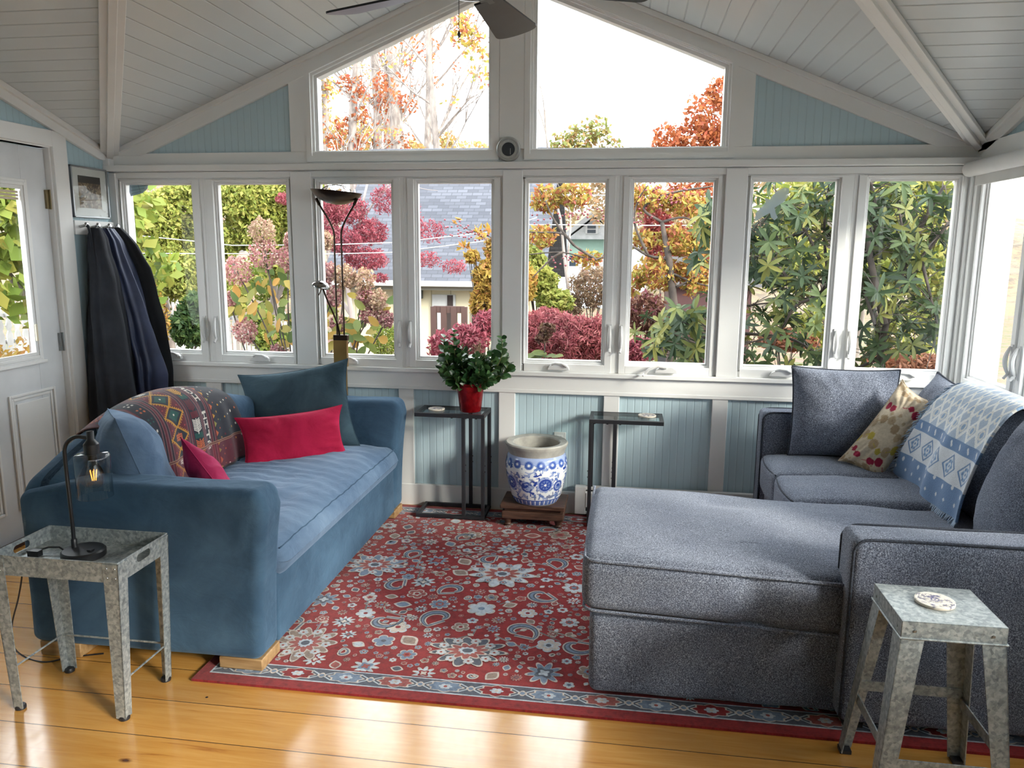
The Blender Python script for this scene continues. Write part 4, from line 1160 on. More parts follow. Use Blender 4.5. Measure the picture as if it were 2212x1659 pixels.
# ---------------------------------------------------------------- table lamp with clear glass shade
BLK = mat('lamp_black_metal', (.012,.013,.016), .38)
lx, ly, lz = -1.803, -2.17, .5075
tl = thing('table_lamp', 'black table lamp with clear glass shade and filament bulb on the tray table', 'lamp', (lx, ly, lz))
MB().lathe([(.066,0),(.070,.003),(.070,.022),(.064,.027),(.0005,.028)], (lx, ly, lz), 40, cap1=False).out('base', BLK, tl)
px_ = lx-.042; py_ = ly+.012; hz_ = .925
P = [(px_, py_, lz+.02), (px_, py_, lz+.1), (px_-.004, py_, hz_-.09)]+[(px_-.004+.06-.06*math.cos(a), py_, hz_-.06+.06*math.sin(a)) for a in np.linspace(.1, PI/2, 9)]+[(px_+.100, py_-.004, hz_-.002)]
b = MB(); b.tube(P, .0065, 10); b.lathe([(.010,0),(.010,.026),(.0075,.03)], (px_, py_, lz+.027), 14); b.out('stem', BLK, tl)
sx_, sy_ = px_+.100, py_-.004
b = MB(); b.lathe([(.010,.022),(.0115,.02),(.0115,-.006),(.019,-.016),(.024,-.022),(.024,-.055),(.015,-.058),(.015,-.075)][::-1], (sx_, sy_, hz_), 24); b.out('socket', BLK, tl)
b = MB(); R_ = .056; zt_ = hz_-.052
prof = [(.026,0),(.047,-.002),(.054,-.008),(R_,-.016),(R_,-.150)]
b.lathe([(r-.0022, z) for r, z in prof]+prof[::-1], (sx_, sy_, zt_), 40, False, False); b.lathe([(R_-.0022,-.150),(R_+.0006,-.151),(R_+.0006,-.1485)], (sx_, sy_, zt_), 40, False, False)
b.out('glass_shade', LGLASS, tl, angle=0)
b = MB(); bp = [(.012,-.028),(.015,-.044),(.024,-.074),(.028,-.094),(.024,-.112),(.013,-.122),(.0004,-.125)]
b.lathe(bp[::-1], (sx_, sy_, zt_), 24, False, True); bulb = b.out('bulb', LGLASS, tl, angle=0)
FIL = NT('filament_glow'); FIL.set(FIL.b, 'Base Color', (1,.5,.1)); FIL.set(FIL.b, 'Emission Color', (1,.42,.08)); FIL.set(FIL.b, 'Emission Strength', 1.6)
f = MB()
for k in range(6):
    a = PI/3*k; f.tube([(sx_+.011*math.cos(a), sy_+.011*math.sin(a), zt_-.060), (sx_+.006*math.cos(a), sy_+.006*math.sin(a), zt_-.096)], .0012, 5)
f.out('filament', FIL.m, bulb)
f = MB(); f.tube([(sx_, sy_, zt_-.03), (sx_, sy_, zt_-.052)], .003, 8); f.out('glass_stem', LGLASS, bulb)
MB().box(lx+.028, ly-.02, lz+.027, lx+.042, ly+.0, lz+.033).out('switch', BLK, tl, bevel=.001)
b = MB(); b.tube([(lx-.065, ly, lz+.012), (lx-.10, ly+.012, lz+.022), (lx-.14, ly+.01, lz+.02), (lx-.17, ly-.005, lz+.011), (lx-.20, ly-.02, lz+.012)], .003, 6)
b.box(lx-.185, ly-.035, lz+.001, lx-.145, ly-.012, lz+.021)
b.out('cord', BLK, tl)
cp = [at(48,1235,1,-2.10), at(40,1290,1,-2.06), at(26,1350,1,-2.04), at(30,1398,1,-2.03)]
pts = [cp[0]+Vector((0,.0,.06))]+cp+[Vector((*at(60,1422,2,.004)[:2], .004)), Vector((*at(100,1430,2,.004)[:2], .004)), Vector((*at(150,1420,2,.004)[:2], .004)), Vector((-1.95,-1.93,.004))]
b = MB()
def cr(pts, n=6):
    o_ = []
    for i in range(len(pts)-1):
        p0, p1, p2, p3 = pts[max(0,i-1)], pts[i], pts[i+1], pts[min(len(pts)-1,i+2)]
        for k in range(n):
            f = k/n; o_.append(.5*((2*p1)+(p2-p0)*f+(2*p0-5*p1+4*p2-p3)*f*f+(3*p1-p0-3*p2+p3)*f**3))
    return o_+[pts[-1]]
b.tube(cr([Vector(p) for p in pts]), .003, 6)
b.out('cord', BLK, tl)
# ---------------------------------------------------------------- ceramic planter on wooden stand
pc = (-.475, -.215)
ws = thing('wooden_stand', 'low dark wooden stand with turned feet under the blue and white planter', 'stand', (pc[0]-.005, pc[1], RZ+.004))
WOOD = mat('dark_worn_wood', srgb(98,70,56), .5, c2=srgb(58,38,30), vs=9, bump=.3, bs=40, st=(1,7,7))
zb = RZ+.005; a0, a1, c0, c1 = -.665, -.300, -.335, -.085
MB().box(a0, c0, .118, a1, c1, .142).out('top', WOOD, ws, bevel=.006, smooth=False)
MB().box(a0+.022, c0+.02, .100, a1-.022, c1-.02, .118).out('rail', WOOD, ws, bevel=.004, smooth=False)
MB().box(a0+.008, c0+.01, .055, a1-.008, c1-.01, .100).out('apron', WOOD, ws, bevel=.006, smooth=False)
for x in (a0+.04, a1-.04):
    for y in (c0+.04, c1-.04): MB().lathe([(.018,0),(.021,.006),(.016,.014),(.024,.035),(.026,.044),(.020,.052),(.022,.0555)], (x, y, zb-.001), 16).out('foot', WOOD, ws)
pl = thing('ceramic_planter', 'blue and white porcelain fishbowl planter with a grey rim on the wooden stand', 'planter', (*pc, .142))
nz_, na = 150, 300
prof = [(.120,0),(.126,.004),(.139,.03),(.157,.09),(.170,.15),(.176,.20),(.175,.235),(.167,.268),(.158,.283)]
zs = np.linspace(0, .283, nz_); rs = np.interp(zs, [p[1] for p in prof], [p[0] for p in prof])
for _ in range(6): rs[1:-1] = (rs[:-2]+rs[2:]+rs[1:-1]*2)/4
WH, B1c, B2c, B3c = srgb(226,230,232), srgb(44,70,150), srgb(98,122,178), srgb(150,166,204)
cv = Cv(nz_, na, WH); cv.asp = 2*PI*.16/.283
R = random.Random(5)
pd = lambda f, x, *a, **k: [f(x+s, *a, **k) for s in (-1, 0, 1)]
for k in range(11):
    x = k/11+.02; pd(cv.disc, x, .52 if k % 2 else .42, .034, B3c); pd(cv.disc, x, .52 if k % 2 else .42, .030, B1c, ring=.55); pd(cv.disc, x, .52 if k % 2 else .42, .013, B1c)
for k in range(230):
    x, y, s = R.random(), R.uniform(.16, .80), R.uniform(.006, .014); c = R.choice([B1c, B2c, B2c, B3c, srgb(120,130,160)])
    a = R.uniform(0, PI)
    for s_ in (-1, 0, 1):
        cv.line(x+s_, y, x+s_+s*1.6*math.cos(a), y+s*1.6*math.sin(a)*cv.asp, s*.55, c); cv.line(x+s_+s*1.4*math.cos(a), y+s*1.4*math.sin(a)*cv.asp, x+s_+s*2.2*math.cos(a+1.1), y+s*2.2*math.sin(a+1.1)*cv.asp, s*.3, c)
for k in range(5):
    x = k/5+.72-.6; x = (x % 1)
    for s_ in (-1, 0, 1):
        for j in range(9): cv.disc(x+s_+.034*math.cos(j*2*PI/9), .47+.034*math.sin(j*2*PI/9)*cv.asp, .014, B3c)
        cv.disc(x+s_, .47, .036, B1c); cv.disc(x+s_, .47, .026, B2c)
        for j in range(8): cv.line(x+s_, .47, x+s_+.022*math.cos(j*PI/4), .47+.022*math.sin(j*PI/4)*cv.asp, .0035, B1c)
        cv.disc(x+s_, .47, .007, WH)
cv.rect(0, .015, 1, .13, B2c)
for k in range(34):
    x = k/34+.004; cv.rect(x, .03, x+.006, .12, WH); cv.rect(x+.012, .03, x+.015, .12, B1c)
cv.rect(0, .125, 1, .14, B1c); cv.rect(0, 0, 1, .015, WH)
cv.rect(0, .86, 1, 1, B3c); cv.rect(0, .86, 1, .868, B2c)
for k in range(16):
    x = (k+.5)/16
    cv.disc(x, .865, .024, B2c); cv.disc(x, .865, .018, B1c, ring=.5); cv.disc(x, .865, .006, WH); cv.dia(x+.031, .79, .006, .02, B2c)
P = np.zeros((nz_, na, 3))
for j in range(nz_):
    for i in range(na):
        a = 2*PI*i/na-1.9; P[j, i] = (pc[0]+rs[j]*math.cos(a), pc[1]+rs[j]*math.sin(a), .1425+zs[j])
m_ = MB(); m_.grid(P, cv=True, flip=True); m_.F = [f[::-1] if False else f for f in m_.F]
m_.out('body', attrcol('glazed_porcelain', .18, coat=.6, var=.03), pl, angle=0, col=cv.a.reshape(-1, 3))
CR = mat('unglazed_rim', srgb(168,166,158), .3, c2=srgb(146,144,138), vs=20)
z0 = .1425+.283
m_ = MB(); m_.lathe([(.150,-.004),(.158,-.004),(.160,.012),(.170,.036),(.177,.050),(.177,.056),(.170,.062),(.134,.057),(.128,.050),(.128,.02),(.14,-.10),(.118,-.22),(.0,-.262)], (*pc, z0), 64, cap0=False, cap1=False)
m_.out('rim', CR, pl)
m_ = MB(); m_.lathe([(.0005,0),(.120,0),(.120,.004)], (*pc, .1422), 48, cap0=False, cap1=False); m_.out('base', CR, pl)
# ---------------------------------------------------------------- potted plant
pp = thing('potted_plant', 'leafy green succulent in a shiny red pot on the glass table', 'plant', (-.868, -.155, .632))
q = (-.868, -.155, .6325)
REDM = mat('red_metallic_glaze', srgb(150,18,26), .22, .55, c2=srgb(120,10,18), vs=30, bump=.5, bs=70, det=4)
m_ = MB(); m_.lathe([(.0005,0),(.058,0),(.061,.004),(.079,.152),(.083,.156),(.083,.166),(.079,.167),(.074,.150),(.0005,.146)], q, 48, cap0=False, cap1=False); m_.out('pot', REDM, pp)
MB().lathe([(.0005,.1475),(.073,.1475)], q, 32, cap0=False, cap1=False).out('soil', mat('potting_soil', (.03,.02,.015), .95, bump=.8, bs=90), pp)
LG = leafmat('succulent_leaf', [(0, srgb(36,66,40)), (.5, srgb(58,92,52)), (1, srgb(88,122,74))], .1, .28)
STEM = mat('plant_stem', srgb(120,128,72), .5)
sm, lf = MB(), MB(); rl = []
R = random.Random(8)
def leaf3(mb, p, d, up, L, wd, cup=.15, rnd=None, rl=None):
    d = d.normalized(); s = d.cross(up).normalized(); n_ = s.cross(d)
    rows = [(0,.14),(.25,.8),(.55,1),(.82,.72),(1,.05)]; V = []
    for t, w_ in rows:
        c = p+d*L*t+n_*(-cup*L*t*t*.6)
        V += [c-s*wd*w_/2+n_*cup*wd*w_*.5, c, c+s*wd*w_/2+n_*cup*wd*w_*.5]
    F = []
    for i in range(4):
        for j in (0, 1): a = i*3+j; F.append((a, a+1, a+4, a+3))
    mb.add(V, F); rl += [rnd]*15
stems = [((-.075,.0,.45), .0), ((-.085,.02,.36), .3), ((-.115,-.02,.42), 0), ((-.04,-.01,.36), 0), ((-.02,.05,.34), 0), ((.03,-.03,.33), 0), ((.06,.03,.31), 0), ((.10,-.01,.34), 0), ((.145,.0,.42), 0), ((.12,.05,.29), 0),
         ((-.10,-.05,.25), 0), ((-.06,-.07,.22), 0), ((.09,-.06,.22), 0), ((.05,-.07,.26), 0), ((.165,.02,.30), 0), ((-.13,.03,.30), 0), ((0,-.06,.24), 0)]
for (dx, dy, hh), _ in stems:
    base = Vector((q[0]+dx*.25, q[1]+dy*.3, q[2]+.147)); tip = Vector((q[0]+dx*1.25, q[1]+dy, q[2]+hh)); bend = Vector((dx*.35, dy*.3, .0))
    P = [base.lerp(tip, t)+bend*math.sin(PI*t)*1.1 for t in np.linspace(0, 1, 14)]
    sm.tube(P, [.0045-.0025*i/13 for i in range(14)], 6)
    for i in range(2 if hh > .3 else 1, 14):
        for k in (0, 1):
            a = i*PI/2+k*PI+R.uniform(-.4, .4); ax = (P[min(13, i+1)]-P[i-1]).normalized()
            o_ = ax.orthogonal().normalized(); o2 = ax.cross(o_)
            side = o_*math.cos(a)+o2*math.sin(a); dd = side*.9+ax*(.45+.2*R.random())+Vector((0,0,.05))
            sc = (.75+.45*math.sin(PI*min(1, i/13+.12)))*R.uniform(.85, 1.15)
            leaf3(lf, P[i], dd, ax*.5+Vector((R.uniform(-1,1), R.uniform(-1.2,.6), R.uniform(-1,1))), .050*sc, .036*sc, .25, R.random(), rl)
def leafout(mb, rl, name, m, parent, smooth=True):
    o_ = mb.out(name, m, parent, smooth=smooth, angle=0)
    a = o_.data.attributes.new('rnd', 'FLOAT', 'POINT'); a.data.foreach_set('value', rl); return o_
sm.out('stems', STEM, pp); leafout(lf, rl, 'foliage', LG, pp)
fl_, rl2 = MB(), []
for k in range(40):
    a = R.uniform(0, 2*PI); rr = R.uniform(0, .05); p = Vector((q[0]+.045+rr*math.cos(a), q[1]+.02+rr*math.sin(a)*.5, q[2]+R.uniform(.30, .40)))
    fl_.tube([(q[0]+.03, q[1]+.01, q[2]+.26), p], .001, 4)
    for j in range(4): leaf3(fl_, p, Vector((R.uniform(-1,1), R.uniform(-1,1), R.uniform(0,1))), Vector((.1,.2,1)), .010, .006, .2, .5, [])
fl_.out('dried_flowers', mat('dried_blossom', srgb(190,166,140), .9), pp)
# ---------------------------------------------------------------- floor lamp
BR = mat('dark_bronze', srgb(70,58,50), .30, .9, c2=srgb(54,44,38)); BRS = mat('aged_brass', srgb(168,136,82), .3, .65, c2=srgb(136,106,62)); CHR = mat('polished_chrome', srgb(150,150,150), .12, 1.0)
fx, fy = -1.637, -.135
fl = thing('floor_lamp', 'tall brass and bronze uplight floor lamp with a small reading arm before the window', 'lamp', (fx, fy, 0))
MB().lathe([(.12,0),(.125,.006),(.12,.018),(.03,.028),(.012,.034)], (fx, fy, .0), 36).out('base', BRS, fl)
b = MB(); b.tube([(fx+.018, fy, .03), (fx+.018, fy, 1.04)], .0095, 10); b.out('pole', BRS, fl)
MB().box(fx-.048, fy-.014, .865, fx+.034, fy+.014, 1.05).out('control_box', BRS, fl, bevel=.003, smooth=False)
MB().box(fx-.046, fy-.016, 1.02, fx+.04, fy+.016, 1.052).out('box_cap', BR, fl, bevel=.003, smooth=False)
for s in (-1, 1):
    P = [Vector((fx-.005+s*.021, fy, z)) for z in (1.05, 1.3, 1.55, 1.625)]+[Vector((fx-.005+s*.030, fy, 1.665)), Vector((fx-.005+s*.055, fy, 1.715)), Vector((fx-.005+s*.102, fy, 1.79)), Vector((fx-.005+s*.118, fy, 1.815))]
    b = MB(); b.tube(cr(P, 4), .0055, 8); b.tube([P[-2], P[-1]+Vector((s*.003,0,.012))], .009, 8); b.out('support_tube', BR, fl)
bw_ = MB(); bw_.lathe([(.0005,-.064),(.05,-.058),(.095,-.040),(.128,-.014),(.142,.006),(.145,.010),(.140,.009),(.125,-.010),(.092,-.034),(.048,-.052),(.0005,-.058)], (0,0,0), 48, False, False)
bw_.xf(Matrix.Translation((fx-.005, fy, 1.855)) @ Matrix.Rotation(math.radians(5), 4, 'Y')); bowl = bw_.out('bowl_shade', BR, fl)
b = MB()
for k in range(8):
    a = PI*k/8; b.tube([(fx-.005+.085*math.cos(a)*math.cos(t), fy+.085*math.sin(a)*math.cos(t), 1.862+.040*math.sin(t)) for t in np.linspace(0, PI, 13)], .0012, 4)
for r, z in ((.078,.016), (.055,.031)): b.tube([(fx-.005+r*math.cos(a), fy+r*math.sin(a), 1.862+z) for a in np.linspace(0, 2*PI, 25)[:-1]], .0012, 4, closed=True)
b.out('wire_guard', CHR, bowl)
b = MB(); P = [Vector(p) for p in ((fx-.008, fy-.012, 1.045), (fx-.007, fy-.03, 1.10), (fx-.018, fy-.05, 1.16), (fx-.052, fy-.08, 1.27), (fx-.07, fy-.09, 1.33))]
b.tube(cr(P, 4), .0055, 8); b.tube([P[-1], P[-1]+Vector((-.02, -.01, -.045))], .003, 6); b.out('reading_arm', BR, fl)
bw_ = MB(); bw_.lathe([(.052,-.006),(.053,.0),(.046,.014),(.030,.027),(.0005,.033),(.03,.024),(.044,.011),(.050,-.004)], (0,0,0), 32, False, False)
bw_.xf(Matrix.Translation((fx-.078, fy-.093, 1.335)) @ Matrix.Rotation(math.radians(16), 4, 'Y')); bw_.out('reading_shade', CHR, fl)
# ---------------------------------------------------------------- outlet, heater, shade, clock, picture
ot = thing('wall_outlet', 'white double power outlet low on the blue wainscot behind the planter', 'outlet', (-.362, -.001, .44))
MB().box(-.398, -.007, .388, -.326, -.0005, .492).out('cover_plate', HARD, ot, bevel=.003, smooth=False)
b = MB(); b.box(-.379, -.009, .405, -.345, -.006, .435); b.box(-.379, -.009, .445, -.345, -.006, .475); split_out(b, 'socket', WHITE2, ot, bevel=.002, smooth=False)
b = MB()
for z in (.42, .46):
    for x in (-.368, -.356): b.box(x-.0015, -.0095, z-.006, x+.0015, -.0088, z+.007)
split_out(b, 'socket_slot', DARKM, ot, smooth=False)
ht = thing('baseboard_heater', 'white electric baseboard heater along the back wall behind the chaise', 'heater', (.7, -.05, .012))
HW = mat('heater_enamel', (.70,.70,.69), .35)
b = MB(); b.box(-.262, -.075, .02, -.20, -.026, .185); b.box(-.20, -.078, .065, 1.66, -.070, .150); b.box(-.20, -.060, .165, 1.66, -.026, .185); b.prism([(-.078,.150),(-.060,.150),(-.060,.158)], 0, -.20, 1.66)
b.box(-.20, -.075, .02, 1.66, -.060, .035); b.box(-.2, -.030, .02, 1.66, -.026, .185); b.out('housing', HW, ht, bevel=.002, smooth=False)
b = MB(); b.tube([(-.19, -.05, .10), (1.65, -.05, .10)], .008, 8)
for k in range(60): b.box(-.18+k*.03, -.058, .075, -.178+k*.03, -.036, .13)
b.out('heating_fins', mat('aluminium_fin', srgb(120,122,124), .4, .8), ht, smooth=False)
rs_ = thing('roller_shade', 'white rolled-up window shade under the header of the right window wall', 'window shade', (XR-.06, -.7, 1.93))
b = MB(); b.tube([(XR-.075, -.075, 1.965), (XR-.075, -1.235, 1.965)], .037, 24); b.out('rolled_cloth', mat('shade_cloth', (.70,.70,.69), .6), rs_)
b = MB(); b.box(XR-.09, -.075, 1.945, XR-.03, -.066, 1.992); b.box(XR-.09, -1.245, 1.945, XR-.03, -1.236, 1.992); split_out(b, 'bracket', mat('dark_bracket', (.04,.045,.05), .5), rs_, smooth=False)
b = MB(); b.box(XR-.045, -1.235, 1.885, XR-.035, -.075, 1.965); b.out('hanging_hem', mat('shade_hem', (.66,.66,.65), .6), rs_, smooth=False)
ck = thing('wall_clock', 'small round silver thermometer dial standing on the window header shelf', 'clock', (-.672, -.04, 2.027))
cc_ = Matrix.Translation((-.672, -.047, 2.094)) @ Matrix.Rotation(PI/2, 4, 'X')
m_ = MB(); m_.lathe([(.058,-.012),(.066,-.012),(.067,.004),(.062,.012),(.054,.012),(.050,.006)], (0,0,0), 48); m_.xf(cc_); m_.out('case', mat('brushed_silver', srgb(176,178,176), .35, .35), ck)
m_ = MB(); m_.lathe([(.0005,.0065),(.053,.0065)], (0,0,0), 48, False, False); m_.xf(cc_); m_.out('dial_ring', mat('dial_face', srgb(178,180,176), .5), ck)
m_ = MB(); m_.lathe([(.0005,.009),(.036,.009),(.037,.006)], (0,0,0), 40, False, False); m_.xf(cc_); m_.out('dial', mat('dark_dial', srgb(52,58,66), .3), ck)
m_ = MB()
for k in range(12):
    a = 2*PI*k/12; m_.bar((.040*math.sin(a), .040*math.cos(a), .0072), (.047*math.sin(a), .047*math.cos(a), .0072), .002, .001)
m_.bar((.012,-.028,.0105), (.012,.004,.0105), .0025, .001); m_.xf(cc_); m_.out('markings', mat('pale_print', srgb(190,192,190), .5), ck, smooth=False)
pf = thing('framed_picture', 'small silver framed sepia picture hung above the coats on the left wall', 'picture', (XL+.012, -.222, 1.71))
ya, yb, za, zb_ = -.378, -.066, 1.712, 2.0; X0 = XL+.003
b = MB(); w_ = .010
for q_ in ((ya, za, yb, za+w_), (ya, zb_-w_, yb, zb_), (ya, za, ya+w_, zb_), (yb-w_, za, yb, zb_)): b.box(X0, q_[0], q_[1], X0+.022, q_[2], q_[3])
b.out('frame', mat('silver_frame', srgb(160,164,168), .3, .8), pf, smooth=False, bevel=.002)
MB().box(X0+.002, ya+.005, za+.005, X0+.012, yb-.005, zb_-.005).out('mat_board', mat('mat_board', srgb(212,210,208), .7), pf, smooth=False)
cv = Cv(90, 80, srgb(120,98,78)); R = random.Random(2)
for k in range(160):
    x, y = R.random(), R.random()**1.2*.75; cv.disc(x, y, R.uniform(.02,.06), srgb(*R.choice([(96,74,56),(140,116,92),(80,64,50),(158,140,118)])))
cv.rect(0, .78, 1, 1, srgb(52,50,52))
for k in range(14): cv.line(R.random(), .3, R.random(), .8, .008, srgb(66,54,46))
P = np.zeros((90, 80, 3))
for j in range(90):
    for i in range(80): P[j, i] = (X0+.0135, -.318+.19*i/79, 1.768+.18*j/89)
m_ = MB(); m_.grid(P); m_.out('print', attrcol('picture_print', .5, var=.05), pf, col=cv.a.reshape(-1, 3))
MB().box(X0+.016, ya+.008, za+.008, X0+.018, yb-.008, zb_-.008).out('glazing', GLASS, pf, smooth=False)
cr_ = thing('coat_rack', 'white coat rail with round pegs on the left wall under the picture', 'coat rack', (XL+.01, -.2, 1.62))
MB().box(XL+.001, -.375, 1.615, XL+.018, -.03, 1.695).out('rail_board', WHITE, cr_, bevel=.003, smooth=False)
for y in (-.335, -.235, -.135, -.06):
    b = MB(); b.tube([(XL+.018, y, 1.66), (XL+.055, y, 1.668)], [.008, .008], 10); b.tube([(XL+.052, y, 1.667), (XL+.060, y, 1.67), (XL+.068, y, 1.672)], [.010,.016,.009], 12); b.out('peg', mat('peg_nickel', srgb(170,172,172), .25, .8), cr_)
# ---------------------------------------------------------------- coats
def coat(name, label, m, keys, folds, seed, lean=0):
    """keys: (z, xc, yc, rx, ry); closed draped form with hanging folds"""
    T = thing(name, label, 'coat', (keys[-1][1], keys[-1][2], keys[-1][0]), 'dark coats on the coat rack')
    n, rows = 90, 60; P = np.zeros((rows, n, 3)); zz = [k[0] for k in keys]
    for j in range(rows):
        z = keys[0][0]+(keys[-1][0]-keys[0][0])*j/(rows-1)
        g = [np.interp(-z, [-q for q in zz], [k[c] for k in keys]) for c in (1, 2, 3, 4)]
        t = j/(rows-1)
        for i in range(n):
            a = 2*PI*i/n
            f = 1+(.10+.16*t)*sum(am*math.cos(fr*a+ph+lean*t*2.2+1.2*math.sin(t*3+ph)) for fr, am, ph in folds)
            ca, sa = math.cos(a), math.sin(a)
            x = g[0]+g[2]*f*ca; y = g[1]+g[3]*f*sa
            x = max(x, XL+.022+.001*i/n); x += .008*nz((x*1, y, z), 7, seed); x = max(x, XL+.022)
            P[j, i] = (x, y+.008*nz((y, z, x), 6, seed+2), z+.010*math.sin(3*a+seed)*t)
    mb = MB(); mb.grid(P, cv=True); mb.F.append(tuple(range(n))[::-1]); mb.F.append(tuple(range((rows-1)*n, rows*n)))
    mb.out('body', m, T, angle=60)
    return T
CB = mat('black_wool', srgb(38,42,50), .9, c2=srgb(24,27,34), vs=6, bump=.3, bs=200); CN = mat('navy_nylon', srgb(56,66,96), .5, c2=srgb(38,46,70), vs=5, bump=.25, bs=30); CD = mat('charcoal_fleece', srgb(28,31,36), .9, bump=.3, bs=220)
F1 = [(3,.5,.3),(5,.5,1.2),(8,.35,2),(13,.15,.4)]; F2 = [(4,.9,1.0),(7,.8,.2),(11,.5,2.4),(17,.2,1)]
T = coat('hanging_coat', 'long black wool coat hanging nearest the door, longest of the coats', CB,
     [(1.655,-3.045,-.28,.030,.035),(1.60,-3.035,-.28,.045,.065),(1.35,-3.01,-.285,.075,.095),(1.0,-2.99,-.295,.092,.14),(.50,-2.975,-.30,.10,.16)], F1, 1)
b = MB(); b.tube(cr([Vector(p) for p in ((-3.06,-.335,1.672),(-3.04,-.343,1.64),(-3.02,-.352,1.50),(-3.0,-.348,1.34),(-3.0,-.33,1.22))], 4), .008, 6); b.out('belt_strap', CB, T)
T = coat('hanging_coat', 'navy crinkled jacket hanging between the black coat and the window', CN,
     [(1.655,-3.05,-.165,.025,.04),(1.58,-3.03,-.16,.05,.055),(1.35,-2.99,-.15,.085,.08),(1.05,-2.95,-.145,.12,.09),(.80,-2.925,-.135,.135,.095),(.62,-2.93,-.135,.12,.09)], F2, 5, .5)
T = coat('hanging_coat', 'charcoal jacket at the back of the coat row, sleeve beside the window', CD,
     [(1.66,-3.05,-.075,.025,.03),(1.56,-3.0,-.075,.065,.035),(1.42,-2.955,-.07,.10,.035),(1.1,-2.905,-.075,.11,.04),(.66,-2.87,-.085,.095,.045)], F1, 8)
# ---------------------------------------------------------------- ceiling fan
FAN = (-.51, -1.90, 2.315)
fn = thing('ceiling_fan', 'dark ceiling fan with wide rounded blades seen at the top of the gable', 'fan', (FAN[0], FAN[1], 2.34))
FB = mat('dark_fan_blade', srgb(34,42,54), .35, c2=srgb(26,32,42), vs=8); FMm = mat('fan_pewter', srgb(96,98,100), .3, .9)
b = MB(); b.lathe([(.02,.0),(.06,.01),(.10,.04),(.105,.085),(.08,.12),(.03,.14),(.014,.16)], FAN, 32); b.out('motor_housing', FMm, fn)
b = MB(); b.tube([(FAN[0],FAN[1],FAN[2]+.15),(FAN[0],FAN[1],ceil(FAN[0])-.01)], .013, 12); b.lathe([(.014,-.09),(.06,-.03),(.065,0)], (FAN[0],FAN[1],ceil(FAN[0])-.03), 24); b.out('downrod', FMm, fn)
for k in range(5):
    a = math.radians(83+72*k); M4 = Matrix.Translation((FAN[0], FAN[1], FAN[2]+.045)) @ Matrix.Rotation(a, 4, 'Z')
    b = MB(); b.box(.09, -.02, -.004, .20, .02, .002); b.xf(M4 @ Matrix.Rotation(math.radians(-10), 4, 'X')); b.out('blade_iron', FMm, fn, smooth=False)
    pr = []; r0, r1 = .17, .585
    for t in np.linspace(0, 1, 14): pr.append((r0+(r1-r0-.05)*t, .045+.035*t))
    for q_ in np.linspace(PI/2, -PI/2, 16)[1:-1]: pr.append((r1-.05+.05*math.cos(q_)**.7, .08*math.sin(q_)))
    pr += [(x, -y) for x, y in pr[:14][::-1]]
    b = MB(); b.prism(pr, 2, -.004, .003); b.xf(M4 @ Matrix.Rotation(math.radians(-13), 4, 'X')); b.out('blade', FB, fn, smooth=False, bevel=.001)
b = MB(); b.tube([(FAN[0]-.03,FAN[1]-.03,FAN[2]+.02),(FAN[0]-.03,FAN[1]-.03,FAN[2]-.10)], .0012, 5); b.lathe([(.002,.0),(.006,.01),(.002,.02)], (FAN[0]-.03,FAN[1]-.03,FAN[2]-.12), 8); b.out('pull_chain', FMm, fn)
# ---------------------------------------------------------------- garden beyond the windows
KE = .36
def ex(r, g, b, k=1.0):
    c = srgb(r, g, b); l = sum(c)/3
    return tuple((v*.86+l*.14+.02)*KE*k for v in c)  # greyed and lifted, so the outdoor haze is put into the colours
def gz(y):
    return -.50-.44*min(1, max(0, (y-.5)/11))
def gpix(px, Y): p = at(px, 600, 1, Y); return Vector((p.x, Y, gz(Y)))
gm = MB(); P = np.zeros((30, 40, 3))
for j in range(30):
    for i in range(40):
        x, y = -32+64*i/39, -9+ (38*(j/29)**1.3 if 1 else 0)
        P[j, i] = (x, y, gz(y)+.06*nz((x, y, 0), .6))
gm.grid(P, flip=True); gm.add([(-3.0,-9,-.56),(1.7,-9,-.56),(1.7,-8,-.56)], [(0,1,2)])
N = NT('leafy_lawn'); f = N.noise(N.obj(), 2.2, 6, .75)
N.set(N.b, 'Base Color', N.ramp(f, [(.3, ex(90,104,50)), (.46, ex(120,128,60)), (.55, ex(186,120,90)), (.66, ex(200,130,116)), (.8, ex(150,140,80))])); N.base(Roughness=1)
o = struct(gm, 'ground_lawn', N.m)
# wooded hillside behind everything
hm = MB(); P = np.zeros((24, 60, 3))
for j in range(24):
    for i in range(60):
        x = -70+140*i/59; y = 34+44*j/23; P[j, i] = (x, y, -1.9+8.6*math.sin(PI/2*min(1, j/20))*(1+.25*nz((x, 0, 0), .06, 3))*(.9-.004*(x+10))+.8*nz((x, y, 0), .25, 5))
hm.grid(P, flip=True)
N = NT('autumn_hillside'); f = N.noise(N.scale(N.obj(), (1,1,2.4)), .9, 8, .8)
N.set(N.b, 'Base Color', N.ramp(f, [(.3, ex(120,104,88,.7)), (.45, ex(160,138,110,.8)), (.56, ex(190,160,110)), (.68, ex(200,170,80)), (.8, ex(190,130,80))])); N.base(Roughness=1)
struct(hm, 'wooded_hillside', N.m)
BARK = mat('grey_bark', ex(170,156,146,1.6), .9, c2=ex(126,112,104,1.4), vs=8, bump=.5, bs=25, st=(1,1,.3))
BARKD = mat('dark_bark', ex(110,92,80,1.2), .9, c2=ex(70,58,52), vs=12, bump=.5, bs=40)
def lm(name, *c, t=.4, k=1.0):
    return leafmat(name, [(i/(len(c)-1), ex(*q, k)) for i, q in enumerate(c)], t, .6)
L_YG = lm('yellow_green_leaf', (150,172,50), (192,200,66), (222,212,96), k=1.35)
L_LIME = lm('lime_leaf', (130,170,40), (176,200,60), (214,206,70), k=1.2)
L_CRIM = lm('crimson_leaf', (176,52,82), (212,80,108), (226,128,144), k=1.35)
